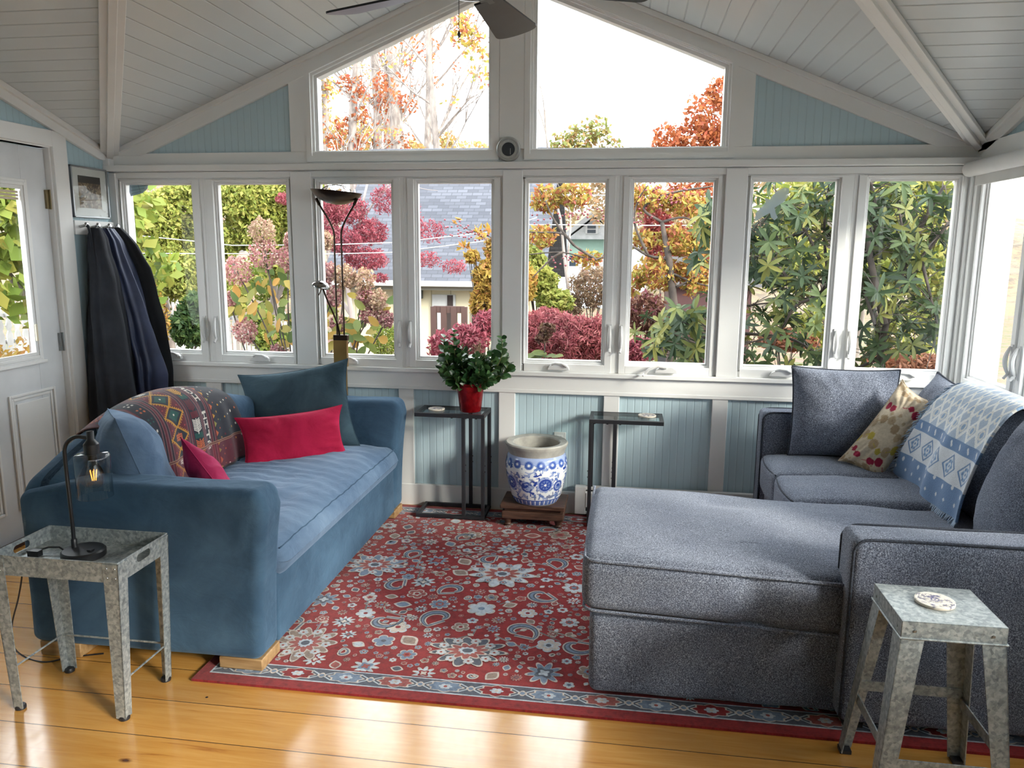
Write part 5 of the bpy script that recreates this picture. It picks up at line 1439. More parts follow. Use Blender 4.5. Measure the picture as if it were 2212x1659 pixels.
L_ROSE = lm('rose_leaf', (170,60,76), (206,90,104), (222,130,130), k=1.5)
L_GOLD = lm('golden_leaf', (196,150,30), (224,188,50), (214,130,50), k=1.3)
L_ORG = lm('orange_leaf', (214,98,34), (232,136,52), (226,90,60), k=1.25)
L_MIX = lm('mixed_autumn_leaf', (170,176,60), (222,190,70), (226,190,60), (226,140,60), (190,80,80), k=1.6)
L_GRN = lm('shrub_leaf', (60,110,50), (96,146,66), (140,170,80), k=1.0)
L_RHO = lm('rhododendron_leaf', (44,74,40), (72,104,54), (112,136,66), (176,172,60), t=.3, k=1.25)
L_HYD = lm('hydrangea_leaf', (88,120,50), (150,160,60), (214,180,60), (222,160,50), t=.4, k=1.5)
L_PINK = lm('hydrangea_petal', (200,106,124), (214,150,150), (226,196,170), t=.3, k=1.7)
L_TAN = lm('dry_petal', (200,160,120), (214,186,150), (214,150,140), t=.3, k=1.7)
L_TWIG = lm('brown_twig_leaf', (150,120,100), (180,150,110), (180,130,110), k=1.5)
L_BERRY = mat('crabapple_berry', ex(150,30,60,1.6), .35)
CONCR = (BARK, BARKD)
def leaves(blobs, size, asp=.5, up=.0, shell=.5):
    """diamond leaves filling ellipsoids; returns vertex array and per-leaf random"""
    V, Rn = [], []
    for c, r, n in blobs:
        d = RNG.normal(size=(n, 3)); d /= np.linalg.norm(d, axis=1)[:, None]
        q = RNG.random(n)**(1/3)*(1-shell)+shell*RNG.random(n)**.25
        # clumps
        p = np.array(c)+d*q[:, None]*np.array(r)
        p += .12*np.array(r)*np.sin(p[:, [1, 2, 0]]*9/np.mean(r))
        a = RNG.normal(size=(n, 3)); a[:, 2] -= up; a /= np.linalg.norm(a, axis=1)[:, None]
        b = np.cross(a, RNG.normal(size=(n, 3))); b /= np.linalg.norm(b, axis=1)[:, None]
        s = size*(.6+.8*RNG.random(n))[:, None]
        nn = np.cross(a, b)
        V.append(np.stack([p-a*s/2, p+b*s*asp/2+nn*s*.08, p+a*s/2, p-b*s*asp/2+nn*s*.08], 1)); Rn.append(RNG.random(n))
    return np.concatenate(V), np.concatenate(Rn)
def leafmesh(name, blobs, size, m, parent, asp=.5, up=0, shell=.5):
    V, Rn = leaves(blobs, size, asp, up, shell); n = len(V)
    V = V.reshape(-1, 3)
    if parent is not None: V = V-np.array(ORG[parent])
    me = bpy.data.meshes.new(name); me.vertices.add(4*n); me.vertices.foreach_set('co', V.astype(np.float32).ravel())
    me.loops.add(4*n); me.loops.foreach_set('vertex_index', np.arange(4*n, dtype=np.int32))
    me.polygons.add(n); me.polygons.foreach_set('loop_start', np.arange(0, 4*n, 4, dtype=np.int32)); me.polygons.foreach_set('loop_total', np.full(n, 4, np.int32))
    me.update(calc_edges=True); me.materials.append(m)
    a = me.attributes.new('rnd', 'FLOAT', 'POINT'); a.data.foreach_set('value', np.repeat(Rn, 4).astype(np.float32))
    o = bpy.data.objects.new(name, me); COL.objects.link(o)
    if parent is not None: o.parent = parent; ORG[o] = ORG[parent]
    return o
def px_blob(px, py, rpx, Y, n, ry=None, dy=None):
    c = at(px, py, 1, Y); d = (c-CAMLOC).dot(FW)/1666
    return (tuple(c), (rpx*d, dy if dy else rpx*d*.8, (ry or rpx)*d), n)
def grow(mb, p, d, L, r, depth, R, spread=.5, seg=5, tips=None, up=.15, kids=(2, 3), shrink=.68):
    P = [Vector(p)]; d = Vector(d).normalized()
    for k in range(seg):
        d = (d+Vector((R.uniform(-1,1), R.uniform(-1,1), R.uniform(-.6,1)+up))*.13).normalized(); P.append(P[-1]+d*L/seg)
    mb.tube(P, [r*(1-.5*k/seg) for k in range(seg+1)], 5 if depth < 2 else 7, caps=False)
    if depth == 0:
        if tips is not None: tips.append((P[-1], d))
        return
    for k in range(R.randint(*kids)):
        a = d.orthogonal().normalized(); a.rotate(Matrix.Rotation(R.uniform(0, 2*PI), 3, d))
        grow(mb, P[R.randint(max(1, seg-2), seg)], d+a*spread*R.uniform(.6, 1.4), L*shrink*R.uniform(.8, 1.15), r*.55, depth-1, R, spread, seg, tips, up, kids, shrink)
def tree(name, label, cat, base, h, r, seed, blobs, size, m, group=None, asp=.5, depth=3, bark=None, lean=(0,0,1), leafn=None, tipleaf=0, tipr=.3, spread=.5, kids=(2,3), up=.15):
    T = thing(name, label, cat, base, group); R = random.Random(seed); tips = []
    mb = MB(); grow(mb, base, lean, h, r, depth, R, spread, tips=tips, kids=kids, up=up); mb.out('trunk', bark or BARK, T, angle=0)
    B = list(blobs)
    if tipleaf: B += [(tuple(t), (tipr, tipr, tipr*.8), tipleaf) for t, _ in tips]
    if B: leafmesh('foliage', B, size, m, T, asp, shell=.4)
    return T
# --- yellow-green trees at the left
bl = [px_blob(x, y, r, Y, int(n*1.9)) for x, y, r, Y, n in ((330,480,70,8.5,2600),(400,440,60,8.8,2200),(300,560,60,8.2,1900),(380,590,60,8.3,2200),(440,520,60,9,2200),(240,450,70,8.5,1800),(420,630,34,8.2,700))]
tree('maple_tree', 'yellow-green leafy tree filling the leftmost window', 'tree', gpix(360, 9.0), 2.2, .11, 3, bl, .09, L_YG, 'yellow-green trees along the garden fence')
bl = [px_blob(x, y, r, Y, int(n*1.9)) for x, y, r, Y, n in ((520,430,60,8.6,2000),(590,450,70,9,2600),(640,420,60,9.3,2000),(560,500,55,8.8,1700),(610,570,46,9,1300),(500,640,40,8.4,900),(480,520,40,8.6,900))]
tree('maple_tree', 'yellow-green tree behind the tall pink hydrangea, second window from the left', 'tree', gpix(575, 9.6), 2.2, .10, 5, bl, .09, L_YG, 'yellow-green trees along the garden fence')
c = at(40, 500, 0, -6.4)
bl = [((-6.6, c.y+dy, z), (.9, 1.0, .62), n) for dy, z, n in ((.0,1.9,1100),(1.2,2.1,1000),(-.9,2.2,700),(.4,1.25,650),(1.6,1.3,500))]
tree('maple_tree', 'bright lime tree seen through the door glass', 'tree', (-6.9, c.y+.6, -1.0), 1.9, .08, 8, bl, .17, L_LIME, asp=.8)
# --- hedges and shrubs
def shrub(name, label, cat, blobs, size, m, group=None, asp=.5, twigs=None, shell=.55):
    c, r, n = blobs[0]; base = (c[0], c[1], gz(c[1]))
    T = thing(name, label, cat, base, group); R = random.Random(int(abs(c[0]*100)))
    mb = MB()
    for b in blobs:
        for k in range(5):
            mb.tube([(base[0]+R.uniform(-.1,.1), base[1], base[2]-.02), ((base[0]+b[0][0])/2, b[0][1], (base[2]+b[0][2])/2), (b[0][0]+R.uniform(-.6,.6)*b[1][0], b[0][1]+R.uniform(-.3,.3)*b[1][1], b[0][2]+R.uniform(-.2,.6)*b[1][2])], [.02,.012,.005], 5, caps=False)
    mb.out('stems', twigs or BARKD, T, angle=0); leafmesh('foliage', blobs, size, m, T, asp, shell=shell)
    return T
shrub('evergreen_shrub', 'dark green shrub against the white picket fence, leftmost window', 'shrub', [px_blob(410,705,42,7.0,1500,48), px_blob(425,655,26,7.0,500)], .13, L_GRN, asp=.4)
shrub('green_shrub', 'low green shrub under the hydrangea, second window', 'shrub', [px_blob(585,735,42,6.0,1300,30), px_blob(560,690,30,6.2,700)], .09, L_LIME)
shrub('vine_shrub', 'wispy yellow shrub at the left end of the picket fence', 'shrub', [px_blob(345,690,22,6.6,500,60), px_blob(315,650,30,6.6,500,60)], .07, L_GOLD)
shrub('orange_shrub', 'orange-yellow shrub at the foot of the fence seen through the door', 'shrub', [((-7.6, c.y+.2, -.15), (.7, 1.3, .62), 1500), ((-7.5, c.y+1.6, -.2), (.6, 1.0, .6), 900)], .10, L_GOLD)
shrub('round_shrub', 'round grey-green bush in front of the cream garage wall', 'shrub', [px_blob(832,735,36,7.0,2400,42)], .06, L_LIME, asp=.25)
shrub('crimson_shrub', 'coral red shrub below the garage gate behind the potted plant', 'shrub', [px_blob(1010,735,46,6.0,1700,36), px_blob(1050,700,30,6.2,800), px_blob(960,750,36,5.8,900)], .08, L_CRIM, asp=.35)
shrub('burning_bush', 'bright pink low bush right of the mounded maple', 'shrub', [px_blob(1385,755,36,4.5,1600,28), px_blob(1345,770,30,4.5,900)], .06, L_CRIM, asp=.35)
shrub('laceleaf_maple', 'mounded rose-red weeping maple filling the bottom of the centre-right window', 'shrub', [px_blob(1215,735,84,5.0,7000,62), px_blob(1150,725,46,5.0,3000,52), px_blob(1290,735,46,5.0,3000,54), px_blob(1180,690,40,5.3,1600,26)], .075, L_ROSE, asp=.22)
shrub('twiggy_shrub', 'brown twiggy shrub behind the mounded maple', 'shrub', [px_blob(1280,620,50,8.0,2200,48), px_blob(1220,660,40,8.0,1400,30), px_blob(1350,650,40,8.5,1200,40)], .08, L_TWIG, asp=.3)
shrub('russet_shrub', 'russet shrub between the mounded maple and the rhododendron', 'shrub', [px_blob(1395,680,45,6.5,1800,50), px_blob(1450,720,40,6.0,1200,40)], .08, lm('russet_leaf', (160,80,70), (190,130,90), (180,70,100), k=1.0), asp=.35)
shrub('golden_vine', 'bright yellow climbing shrub at the right edge of the garage window', 'shrub', [px_blob(1055,600,34,6.5,1500,40), px_blob(1040,650,26,6.5,800,40), px_blob(1020,555,16,6.5,260,14), px_blob(1075,540,30,6.6,900,34), px_blob(1120,610,40,6.6,1300,50)], .085, L_GOLD)
shrub('golden_shrub', 'yellow-green shrub left in the centre-right window above the mounded maple', 'shrub', [px_blob(1165,610,42,7.2,1900,36), px_blob(1200,650,40,7.0,1200,26), px_blob(1150,560,30,7.4,900)], .09, L_YG)
# --- crimson maple before the garage
bl = [px_blob(x, y, r, Y, int(n*1.7), ry) for x, y, r, ry, Y, n in ((745,450,52,34,8.5,1500),(800,500,40,30,8.6,1100),(740,520,44,30,8.2,1200),(790,560,50,26,8.4,1300),(830,430,30,34,8.6,420),(930,500,34,26,8.6,300),(925,560,30,18,8.6,220),(980,575,30,16,8.6,200),(700,470,40,50,8.4,1200),(620,430,26,14,8.6,300),(820,600,22,10,8.4,200),(885,470,30,40,8.5,260))]
tree('crimson_maple', 'crimson-pink maple with bare grey twigs in front of the garage roof', 'tree', gpix(765, 8.7), 2.0, .07, 21, bl, .062, L_CRIM, asp=.3, depth=4, bark=mat('pale_twig', ex(176,160,156,1.7), .8), spread=.8)
# --- crabapple with berries, near the centre-right windows
ct = thing('crabapple_tree', 'crabapple with yellow leaves, dark red berries and arching branches across the two centre-right windows', 'tree', gpix(1330, 4.6))
R = random.Random(31); mb = MB(); base = gpix(1440, 3.6)
def br(pts, Y, r0, r1): mb.tube(cr([at(x, y, 1, Y) for x, y in pts], 4), list(np.linspace(r0, r1, (len(pts)-1)*4+1)), 6)
mb.tube([base, at(1460,700,1,3.6), at(1445,560,1,3.6), at(1430,480,1,3.6)], [.05,.045,.035,.02], 8)
for pts in (((1445,560),(1400,552),(1350,528),(1290,560),(1215,545),(1140,550)), ((1290,562),(1240,530),(1215,505),(1160,502),(1130,500)), ((1430,480),(1390,450),(1440,420),(1520,405),(1570,400)), ((1240,530),(1200,480),(1180,440),(1165,410)),
            ((1400,552),(1370,480),(1380,430),(1400,400)), ((1460,620),(1500,600),(1540,560)), ((1450,590),(1500,610),(1540,620)), ((1430,480),(1480,470),(1530,500)), ((1215,545),(1190,560),(1150,600))): br(pts, 3.6, .016, .005)
mb.out('branches', BARKD, ct, angle=0)
leafmesh('foliage', [px_blob(x, y, r, 3.7, n, ry) for x, y, r, ry, n in ((1180,430,36,30,420),(1240,420,40,30,380),(1170,510,34,26,300),(1270,560,36,18,200),(1400,430,50,30,560),(1480,440,50,30,560),(1470,520,56,34,800),(1420,590,54,40,800),(1500,590,42,50,760),(1360,610,30,30,260),(1520,520,26,50,360),(1390,520,28,26,200))], .068, L_MIX, ct, .42)
bb = MB(); R = random.Random(17)
for x, y, n in ((1400,415,22),(1425,440,30),(1380,470,20),(1450,425,26),(1220,470,10),(1250,460,10),(1190,560,7),(1230,560,8),(1000,500,26),(1040,505,20),(1150,470,8),(1470,430,14),(1290,470,7)):
    for k in range(n):
        p = at(x+R.gauss(0,16), y+R.gauss(0,10), 1, 3.65+R.uniform(-.15,.15)); bb.lathe([(.0005,-.011),(.010,-.006),(.012,0),(.009,.007),(.0005,.010)], p, 6, False, False)
bb.out('berries', L_BERRY, ct, angle=0)
mb = MB(); mb.tube(cr([at(x, y, 1, 3.6) for x, y in ((1140,550),(1080,520),(1010,495),(975,480))], 4), list(np.linspace(.008,.003,13)), 5); mb.out('outer_branch', BARKD, ct, angle=0)
leafmesh('outer_leaves', [px_blob(x, y, r, 3.6, n, ry) for x, y, r, ry, n in ((1040,500,24,16,30),(995,530,20,10,14),(985,475,10,6,5))], .085, L_GOLD, ct, .42)
# --- trees behind the right-hand windows and above
bl = [px_blob(x, y, r, 14, n) for x, y, r, n in ((1540,250,60,900),(1500,310,50,700),(1570,320,60,900),(1440,300,34,260),(1560,200,36,260),(1500,420,60,900),(1430,330,30,160))]
tree('orange_tree', 'orange-red tree at the lower right of the right gable window', 'tree', gpix(1590, 14.5), 5.2, .12, 41, bl, .13, L_ORG, asp=.5, depth=4, spread=.6)
bl = [px_blob(x, y, r, 11, n) for x, y, r, n in ((1255,300,34,240),(1290,280,30,150),(1215,310,26,120),(1320,320,26,120),(1230,330,40,260))]
tree('young_birch', 'thin green-yellow tree tops at the bottom of the right gable window', 'tree', gpix(1250, 11), 3.1, .05, 43, bl, .11, lm('pale_green_leaf', (150,170,80), (196,190,90), (214,150,90), k=1.3), depth=3, spread=.35)
R = random.Random(51)
for i, (px, py, r, seed, top, lb) in enumerate(((700,320,.13,61,120,'slim tall tree trunk at the left edge of the left gable window'), (748,320,.16,62,100,'pale tall trunk left of the main clump in the left gable window'), (815,320,.15,63,60,'tall straight trunk, first of the central clump behind the fence'),
        (832,320,.13,64,50,'slender trunk close beside the first of the central clump'), (855,320,.22,65,10,'thickest bare trunk of the central clump in the left gable window'), (918,320,.13,66,0,'upright bare trunk right of the central clump'), (935,320,.12,67,0,'bare branching tree nearest the middle of the gable'))):
    TY = (24, 21, 30, 33, 27, 36, 18)[i]; KY = TY/24; r *= KY*1.45; p = at(px, 320, 1, TY); base = Vector((p.x, TY, -1.0))
    T = thing('tall_tree', lb, 'tree', base, 'tall bare autumn trees on the hillside'); mb = MB(); tips = []
    top_ = at(px+R.uniform(-10, 26), top-80, 1, TY); H = (top_-base)
    n = 12; P = [base+H*t+Vector((.25*nz((t*3, i, 0), 1, i), 0, 0)) for t in np.linspace(0, 1, n)]
    mb.tube(P, [r*(1-.42*k/(n-1)) for k in range(n)], 7, caps=False)
    for k in range(12):
        q_ = P[R.randint(5, n-1)]; s = R.choice([-1, 1]) if px < 900 else R.choice([1, 1, -1])
        grow(mb, q_, (s*R.uniform(.3, 1), R.uniform(-.4, .4), R.uniform(.5, 1)), R.uniform(1.4, 2.4)*KY, .045*KY, 2, R, .5, tips=tips)
    mb.out('trunk', BARK, T, angle=0)
    R.shuffle(tips); B = [(tuple(t), (.34, .34, .24), 15) for t, _ in tips[:int(len(tips)*(.55 if px < 900 else .3))]]
    zz = [px_blob(px+R.uniform(-30, 30), R.uniform(150, 310), 22, TY, 80) for _ in range(7)] if px < 880 else [px_blob(1020+R.uniform(-40, 30), R.uniform(30, 110), 22, TY, 60) for _ in range(5)]
    leafmesh('foliage', B+zz, .15, L_ORG if i % 3 else L_MIX, T, .55)
bl = [px_blob(x, y, r, 30, n, ry) for x, y, r, ry, n in ((700,300,60,60,900),(770,310,50,40,700),(880,320,40,20,300),(1010,320,60,14,300),(960,300,30,16,200),(1180,345,60,16,300))]
o = leafmesh('treeline_foliage', bl, .2, lm('far_yellow_leaf', (220,190,80), (230,160,90), (200,200,120), k=1.6), None, .6); tag(o, 'pale yellow treeline foliage along the foot of the gable windows', 'foliage', kind='stuff')
bl = [px_blob(x, y, r, 31, n, ry) for x, y, r, ry, n in ((1180,430,90,70,1400),(1330,430,80,60,1200),(1460,470,90,70,1400),(1600,450,120,90,1800),(1780,480,120,100,1800),(1960,480,140,120,2000),(560,440,200,60,2200),(300,420,200,60,2200))]
o = leafmesh('background_thicket', bl, .26, lm('far_brown_leaf', (170,150,120), (200,170,110), (200,140,100), k=1.5), None, .5); tag(o, 'distant brown and yellow thicket filling the view behind the garden', 'foliage', kind='stuff')
bl = [px_blob(x, y, r, 15, n, ry) for x, y, r, ry, n in ((1440,540,46,70,1600),(1420,480,30,40,500))]
shrub('scarlet_tree', 'scarlet foliage right of the white house', 'tree', bl, .13, lm('scarlet_leaf', (190,50,50), (214,80,70), (200,60,80), k=1.1))
# --- hydrangea close to the second and third windows
hy = thing('hydrangea_bush', 'tall hydrangea with pink and cream flower heads outside the second and third windows', 'shrub', gpix(640, 1.7))
base = gpix(650, 1.7); mb = MB(); YH = 1.7
heads = [(566,500,30,1),(570,548,34,0),(622,560,26,0),(512,585,32,0),(496,650,20,0),(530,715,28,0),(600,765,22,0),(632,520,20,0),(702,520,20,1),(706,590,24,0),(745,598,26,1),(785,605,26,1),(815,650,26,1),(800,680,22,0),(835,690,18,0),(720,640,22,0),(790,640,20,0),(730,700,18,0)]
R = random.Random(77)
for x, y, r, k in heads:
    b0 = base+Vector((R.uniform(-.15,.15), R.uniform(-.1,.1), 0)); t = at(x, y, 1, YH); mid_ = b0.lerp(t, .55)+Vector((R.uniform(-.1,.1), 0, .1))
    mb.tube(cr([b0, mid_, t], 5), .006, 5)
mb.out('stems', BARKD, hy, angle=0)
for x, y, r, k in heads:
    leafmesh('flower_head', [px_blob(x, y, r*1.0, YH, 760, r*1.05)], .020, L_TAN if k else L_PINK, hy, .95, shell=.75)
lf, rl = MB(), []
for x, y, n in ((600,600,16),(560,640,14),(610,680,16),(580,700,10),(650,640,8),(530,660,8),(700,680,8),(770,660,16),(760,720,18),(800,720,10),(740,760,10),(620,740,12),(550,600,6),(690,740,8)):
    for k in range(n):
        p = at(x+R.gauss(0,26), y+R.gauss(0,22), 1, YH+R.uniform(-.2,.25)); leaf3(lf, p, Vector((R.uniform(-1,1), R.uniform(-.6,.6), R.uniform(-1.2,.3))), Vector((R.uniform(-.5,.5), -1, .3)), R.uniform(.10,.15), R.uniform(.05,.075), .2, R.random(), rl)
leafout(lf, rl, 'foliage', L_HYD, hy)
dh = thing('dried_hydrangea', 'single dried hydrangea head standing before the mounded maple', 'flower', gpix(1175, 1.5))
mb = MB(); mb.tube([gpix(1172, 1.5), at(1175,790,1,1.5), at(1178,725,1,1.5)], .005, 5); mb.out('stem', BARKD, dh)
leafmesh('flower_head', [px_blob(1182,712,20,1.5,320,16), px_blob(1172,730,16,1.5,200,12)], .024, lm('faded_petal', (176,130,90), (150,80,80), (196,160,110), k=1.0), dh, .9, shell=.7)
lf, rl = MB(), []
for k in range(10):
    p = at(1175+R.gauss(0,14), 770+R.gauss(0,6), 1, 1.5); leaf3(lf, p, Vector((R.uniform(-1,1), -.2, R.uniform(-.3,.2))), Vector((0,-.6,1)), .12, .06, .2, R.uniform(0,.4), rl)
leafout(lf, rl, 'leaves', L_HYD, dh)
# --- rhododendron right outside the last windows
rh = thing('rhododendron_bush', 'large dark green rhododendron with twisting branches outside the right-hand windows', 'shrub', gpix(1890, 2.0))
mb = MB(); lf, rl = MB(), []; R = random.Random(91)
def whorl(p, d, n=8, L=.13):
    d = d.normalized(); o_ = d.orthogonal().normalized(); o2 = d.cross(o_); a0 = R.uniform(0, 6)
    rr = R.random()**1.3
    for k in range(n):
        a = a0+2*PI*k/n+R.uniform(-.3,.3); s = o_*math.cos(a)+o2*math.sin(a)
        leaf3(lf, p, s*.9+d*R.uniform(-.5,.7)+Vector((R.uniform(-.2,.2),R.uniform(-.2,.2),-.2)), d, L*R.uniform(.6,1.25), L*.25, .25, min(1, max(0, rr+R.uniform(-.15,.15))), rl)
def bpath(pts, Y, r0, r1):
    P = cr([at(x, y, 1, Y+dy) for (x, y), dy in zip(pts, np.linspace(0, R.uniform(-.3,.3), len(pts)))], 5)
    mb.tube(P, list(np.linspace(r0, r1, len(P))), 7); return P
main = [((1900,830),(1905,740),(1930,650),(1960,560),(2000,470),(2040,400)), ((1905,740),(1880,640),(1885,540),(1890,450),(1880,390)), ((1910,700),(1880,560),(1870,470),(1860,400)), ((1930,650),(1990,560),(2050,480)), ((1960,560),(1945,470),(1930,395)),
        ((1890,700),(1870,640),(1840,560),(1800,520)), ((1840,800),(1900,775),(1990,740),(2040,700)), ((1870,640),(1790,610),(1700,600),(1620,560)), ((1780,640),(1720,660),(1680,720),(1620,740)), ((1770,560),(1740,500),(1700,450),(1680,430)),
        ((1600,720),(1700,730),(1760,760),(1800,790)), ((1700,600),(1660,540),(1640,480)), ((1790,610),(1760,640),(1700,650),(1610,660)), ((1740,500),(1690,520),(1640,560),(1610,600)), ((1990,560),(2010,640),(2030,720)), ((1790,610),(1780,500),(1790,400)), ((1620,740),(1560,740),(1480,730),(1430,720)), ((1620,560),(1570,520),(1530,480))]
allp = []
for i, pts in enumerate(main): allp += bpath(pts, 1.9+.25*math.sin(i*2.1), .030 if i < 4 else .014, .010 if i < 4 else .005)[3:]
cnt = 0
for k in range(520):
    p0 = R.choice(allp); off = Vector((R.gauss(0,.16), R.gauss(0,.20), R.gauss(0,.15)+.04)); p1 = p0+off
    if p1.y < .55: p1.y = .55+R.random()*.3
    mb.tube([p0, p0.lerp(p1, .5)+Vector((0,0,.02)), p1], [.004,.003,.002], 4, caps=False)
    whorl(p1, off.normalized()+Vector((0,0,.4)), R.randint(6, 9), R.uniform(.095,.135))
for x, y, n in ((1525,450,9),(1530,500,9),(1515,560,5),(1470,680,12),(1440,720,12),(1500,700,12),(1520,740,12),(1480,760,10),(1430,700,5),(1410,740,5)):
    for k in range(n//2+1):
        p = at(x+R.gauss(0,12), y+R.gauss(0,12), 1, 1.5+R.uniform(-.2,.3)); whorl(p, Vector((R.uniform(-1,0), -.5, R.uniform(0,1))), 7, .13)
        q_ = at(1600, y+40, 1, 1.8); mb.tube(cr([q_, q_.lerp(p, .5)+Vector((0,0,-.03)), p], 4), .004, 4, caps=False)
mb.out('branches', BARKD, rh, angle=0); leafout(lf, rl, 'foliage', L_RHO, rh)
bl = [px_blob(x, y, r, 5.5, n, ry) for x, y, r, ry, n in ((1960,440,90,70,2400),(1900,560,80,80,1500),(1700,560,90,70,1100),(1720,440,80,60,900),(2020,600,60,90,1300),(1780,700,60,60,500),(1960,720,80,70,900))]
tree('background_tree', 'yellow-green tree showing through the rhododendron leaves', 'tree', gpix(1850, 6.2), 2.4, .09, 95, bl, .11, L_YG)
shrub('rusty_shrub', 'rust coloured low shrub seen through the rhododendron', 'shrub', [px_blob(1700,735,60,4.2,1500,24), px_blob(1960,780,80,4.2,1000,20)], .08, lm('rusty_leaf', (196,110,70), (214,140,90), (170,90,60), k=1.1), asp=.35)
# hedge outside the right window wall
bl = [((3.4+.3*i, y, z), (.55, .8, .8), 900) for i, (y, z) in enumerate(((-.6,.6),(.6,.9),(-1.7,.3),(.4,1.9)))]
shrub('side_hedge', 'green shrub outside the right wall window', 'shrub', bl, .11, L_GRN)
bl = [px_blob(x, y, r, 14, n, ry) for x, y, r, ry, n in ((330,620,70,50,1500),(450,610,80,50,1500),(580,600,80,50,1500),(700,610,40,40,500))]
shrub('backdrop_hedge', 'yellow-green hedge beyond the picket fence', 'hedge', bl, .15, L_LIME)
# --- white picket fence
FP = mat('fence_paint', ex(226,226,226,1.8), .6, c2=ex(200,200,200,1.7))
def fence(name, label, a, b, h, n):
    a, b = Vector(a), Vector(b); T = thing(name, label, 'fence', a, 'white picket fences around the garden'); L = (b-a).length; u = (b-a).normalized(); s = Vector((-u.y, u.x, 0))
    m_ = MB()
    for z in (.22, .62, .86): m_.bar(a+Vector((0,0,h*z))+s*.03, b+Vector((0,0,h*z))+s*.03, .03, .06)
    m_.out('rails', FP, T, smooth=False)
    m_ = MB(); w = L/n
    for k in range(n):
        c = a+u*w*(k+.5); W_ = w*.36
        prof = [(-W_,.04),(W_,.04),(W_,h*.68),(W_*.45,h*.72),(W_,h*.77),(W_*.4,h*.83),(W_,h*.90),(0,h),(-W_,h*.90),(-W_*.4,h*.83),(-W_,h*.77),(-W_*.45,h*.72),(-W_,h*.68)]
        V = [c+u*x+Vector((0,0,z)) for x, z in prof]+[c+u*x+Vector((0,0,z))-s*.02 for x, z in prof]; q = len(prof)
        m_.add(V, [tuple(range(q))[::-1], tuple(range(q, 2*q))]+[(i, (i+1)%q, q+(i+1)%q, q+i) for i in range(q)])
    m_.out('pickets', FP, T, smooth=False)
    for k in range(int(L/2.2)+1):
        p = a+u*min(L, k*2.2)+s*.05; MB().box(p.x-.05, p.y-.05, p.z-.05, p.x+.05, p.y+.05, p.z+h*1.04).out('fence_post', FP, T, smooth=False)
fence('picket_fence', 'white picket fence behind the shrubs of the two leftmost windows', (gpix(240, 10.4).x, 10.4, gz(10.4)), (gpix(690, 10.9).x, 10.9, gz(10.9)), 1.15, 44)
fz = at(40,645,0,-8.6).z
fence('picket_fence', 'white ornamental picket fence seen through the door glass', (-8.6, -3.0, -.75), (-8.6, 9.5, -.75), fz+.75, 84)
# --- garage
GY = 11.6; xa, xb = at(738,600,1,GY).x, at(1150,600,1,GY).x; ze = at(950,600,1,GY).z; g0 = gz(GY)-.1
ga = thing('garage', 'cream garage with a grey shingle roof behind the crimson maple', 'building', ((xa+xb)/2, GY+2.5, g0))
N = NT('cream_siding'); o_ = N.xyz(); t_ = N.math('FRACT', N.math('DIVIDE', N.math('ADD', o_[0], 40), .42)); N.set(N.b, 'Base Color', N.mix(N.math('GREATER_THAN', t_, .06), ex(206,196,160,1.5), ex(232,222,186,1.8))); N.base(Roughness=.8); CREAM = N.m
MB().box(xa, GY, g0, xb, GY+5, ze).out('wall', CREAM, ga, smooth=False)
N = NT('grey_shingles'); bt_ = N.n('ShaderNodeTexBrick'); cb = N.n('ShaderNodeCombineXYZ'); o_ = N.xyz(); N.set(cb, 0, o_[0]); N.set(cb, 1, N.math('MULTIPLY', o_[2], 1.35)); N.set(bt_, 'Vector', cb.outputs[0])
bt_.offset = .5; bt_.inputs['Color1'].default_value = (*ex(104,108,124,.85), 1); bt_.inputs['Color2'].default_value = (*ex(130,134,150,1.0), 1); bt_.inputs['Mortar'].default_value = (*ex(86,90,102,1.0), 1)
N.set(bt_, 'Scale', 1.0); bt_.inputs['Brick Width'].default_value = .24; bt_.inputs['Row Height'].default_value = .10; bt_.inputs['Mortar Size'].default_value = .008; bt_.inputs['Bias'].default_value = -.1
N.set(N.b, 'Base Color', bt_.outputs[0]); N.base(Roughness=.9); N.bump(bt_.outputs['Fac'], .4, .02)
rf = MB(); zr_ = ze+3.0
rf.prism([(GY-.45, ze-.06), (GY+2.9, zr_), (GY+6, ze-.06), (GY+6, ze-.16), (GY+2.9, zr_-.12), (GY-.45, ze-.16)], 0, xa-.3, xb+.3); rf.out('roof', N.m, ga, smooth=False)
GW_ = mat('gutter_white', ex(216,216,212,1.7), .5)
MB().box(xa-.3, GY-.56, ze-.16, xb+.3, GY-.44, ze-.05).out('gutter', GW_, ga, smooth=False, bevel=.01)
MB().box(xa-.3, GY-.44, ze-.24, xb+.3, GY-.02, ze-.16).out('eave', mat('eave_paint', ex(150,146,130,1.3), .7), ga, smooth=False)
dx0, dx1 = at(935,700,1,GY).x, at(985,700,1,GY).x
dg = MB().box(dx0, GY-.05, g0, dx1, GY-.01, ze-.35).out('garage_door', mat('door_white', ex(214,218,220,1.7), .5), ga, smooth=False)
MB().box(dx0+(dx1-dx0)*.66, GY-.07, g0, dx0+(dx1-dx0)*.90, GY-.05, ze-.36).out('door_gap_panel', mat('painted_gap_shade', ex(90,70,66,.8), .9), dg, smooth=False)  # solid dark panel on the door; the gap's shade is painted as its colour
dx0 = at(1020,700,1,GY).x; MB().box(dx0, GY-.04, ze-1.3, dx0+.9, GY-.01, ze-.30).out('window', mat('garage_window_dark', ex(70,66,66,.7), .2), ga, smooth=False)
lp_ = at(909,628,1,GY); m_ = MB(); m_.box(lp_.x-.05, GY-.12, lp_.z-.16, lp_.x+.05, GY-.01, lp_.z+.12); m_.out('wall_lantern', mat('lantern_grey', ex(120,130,140,1.2), .4), ga, smooth=False)
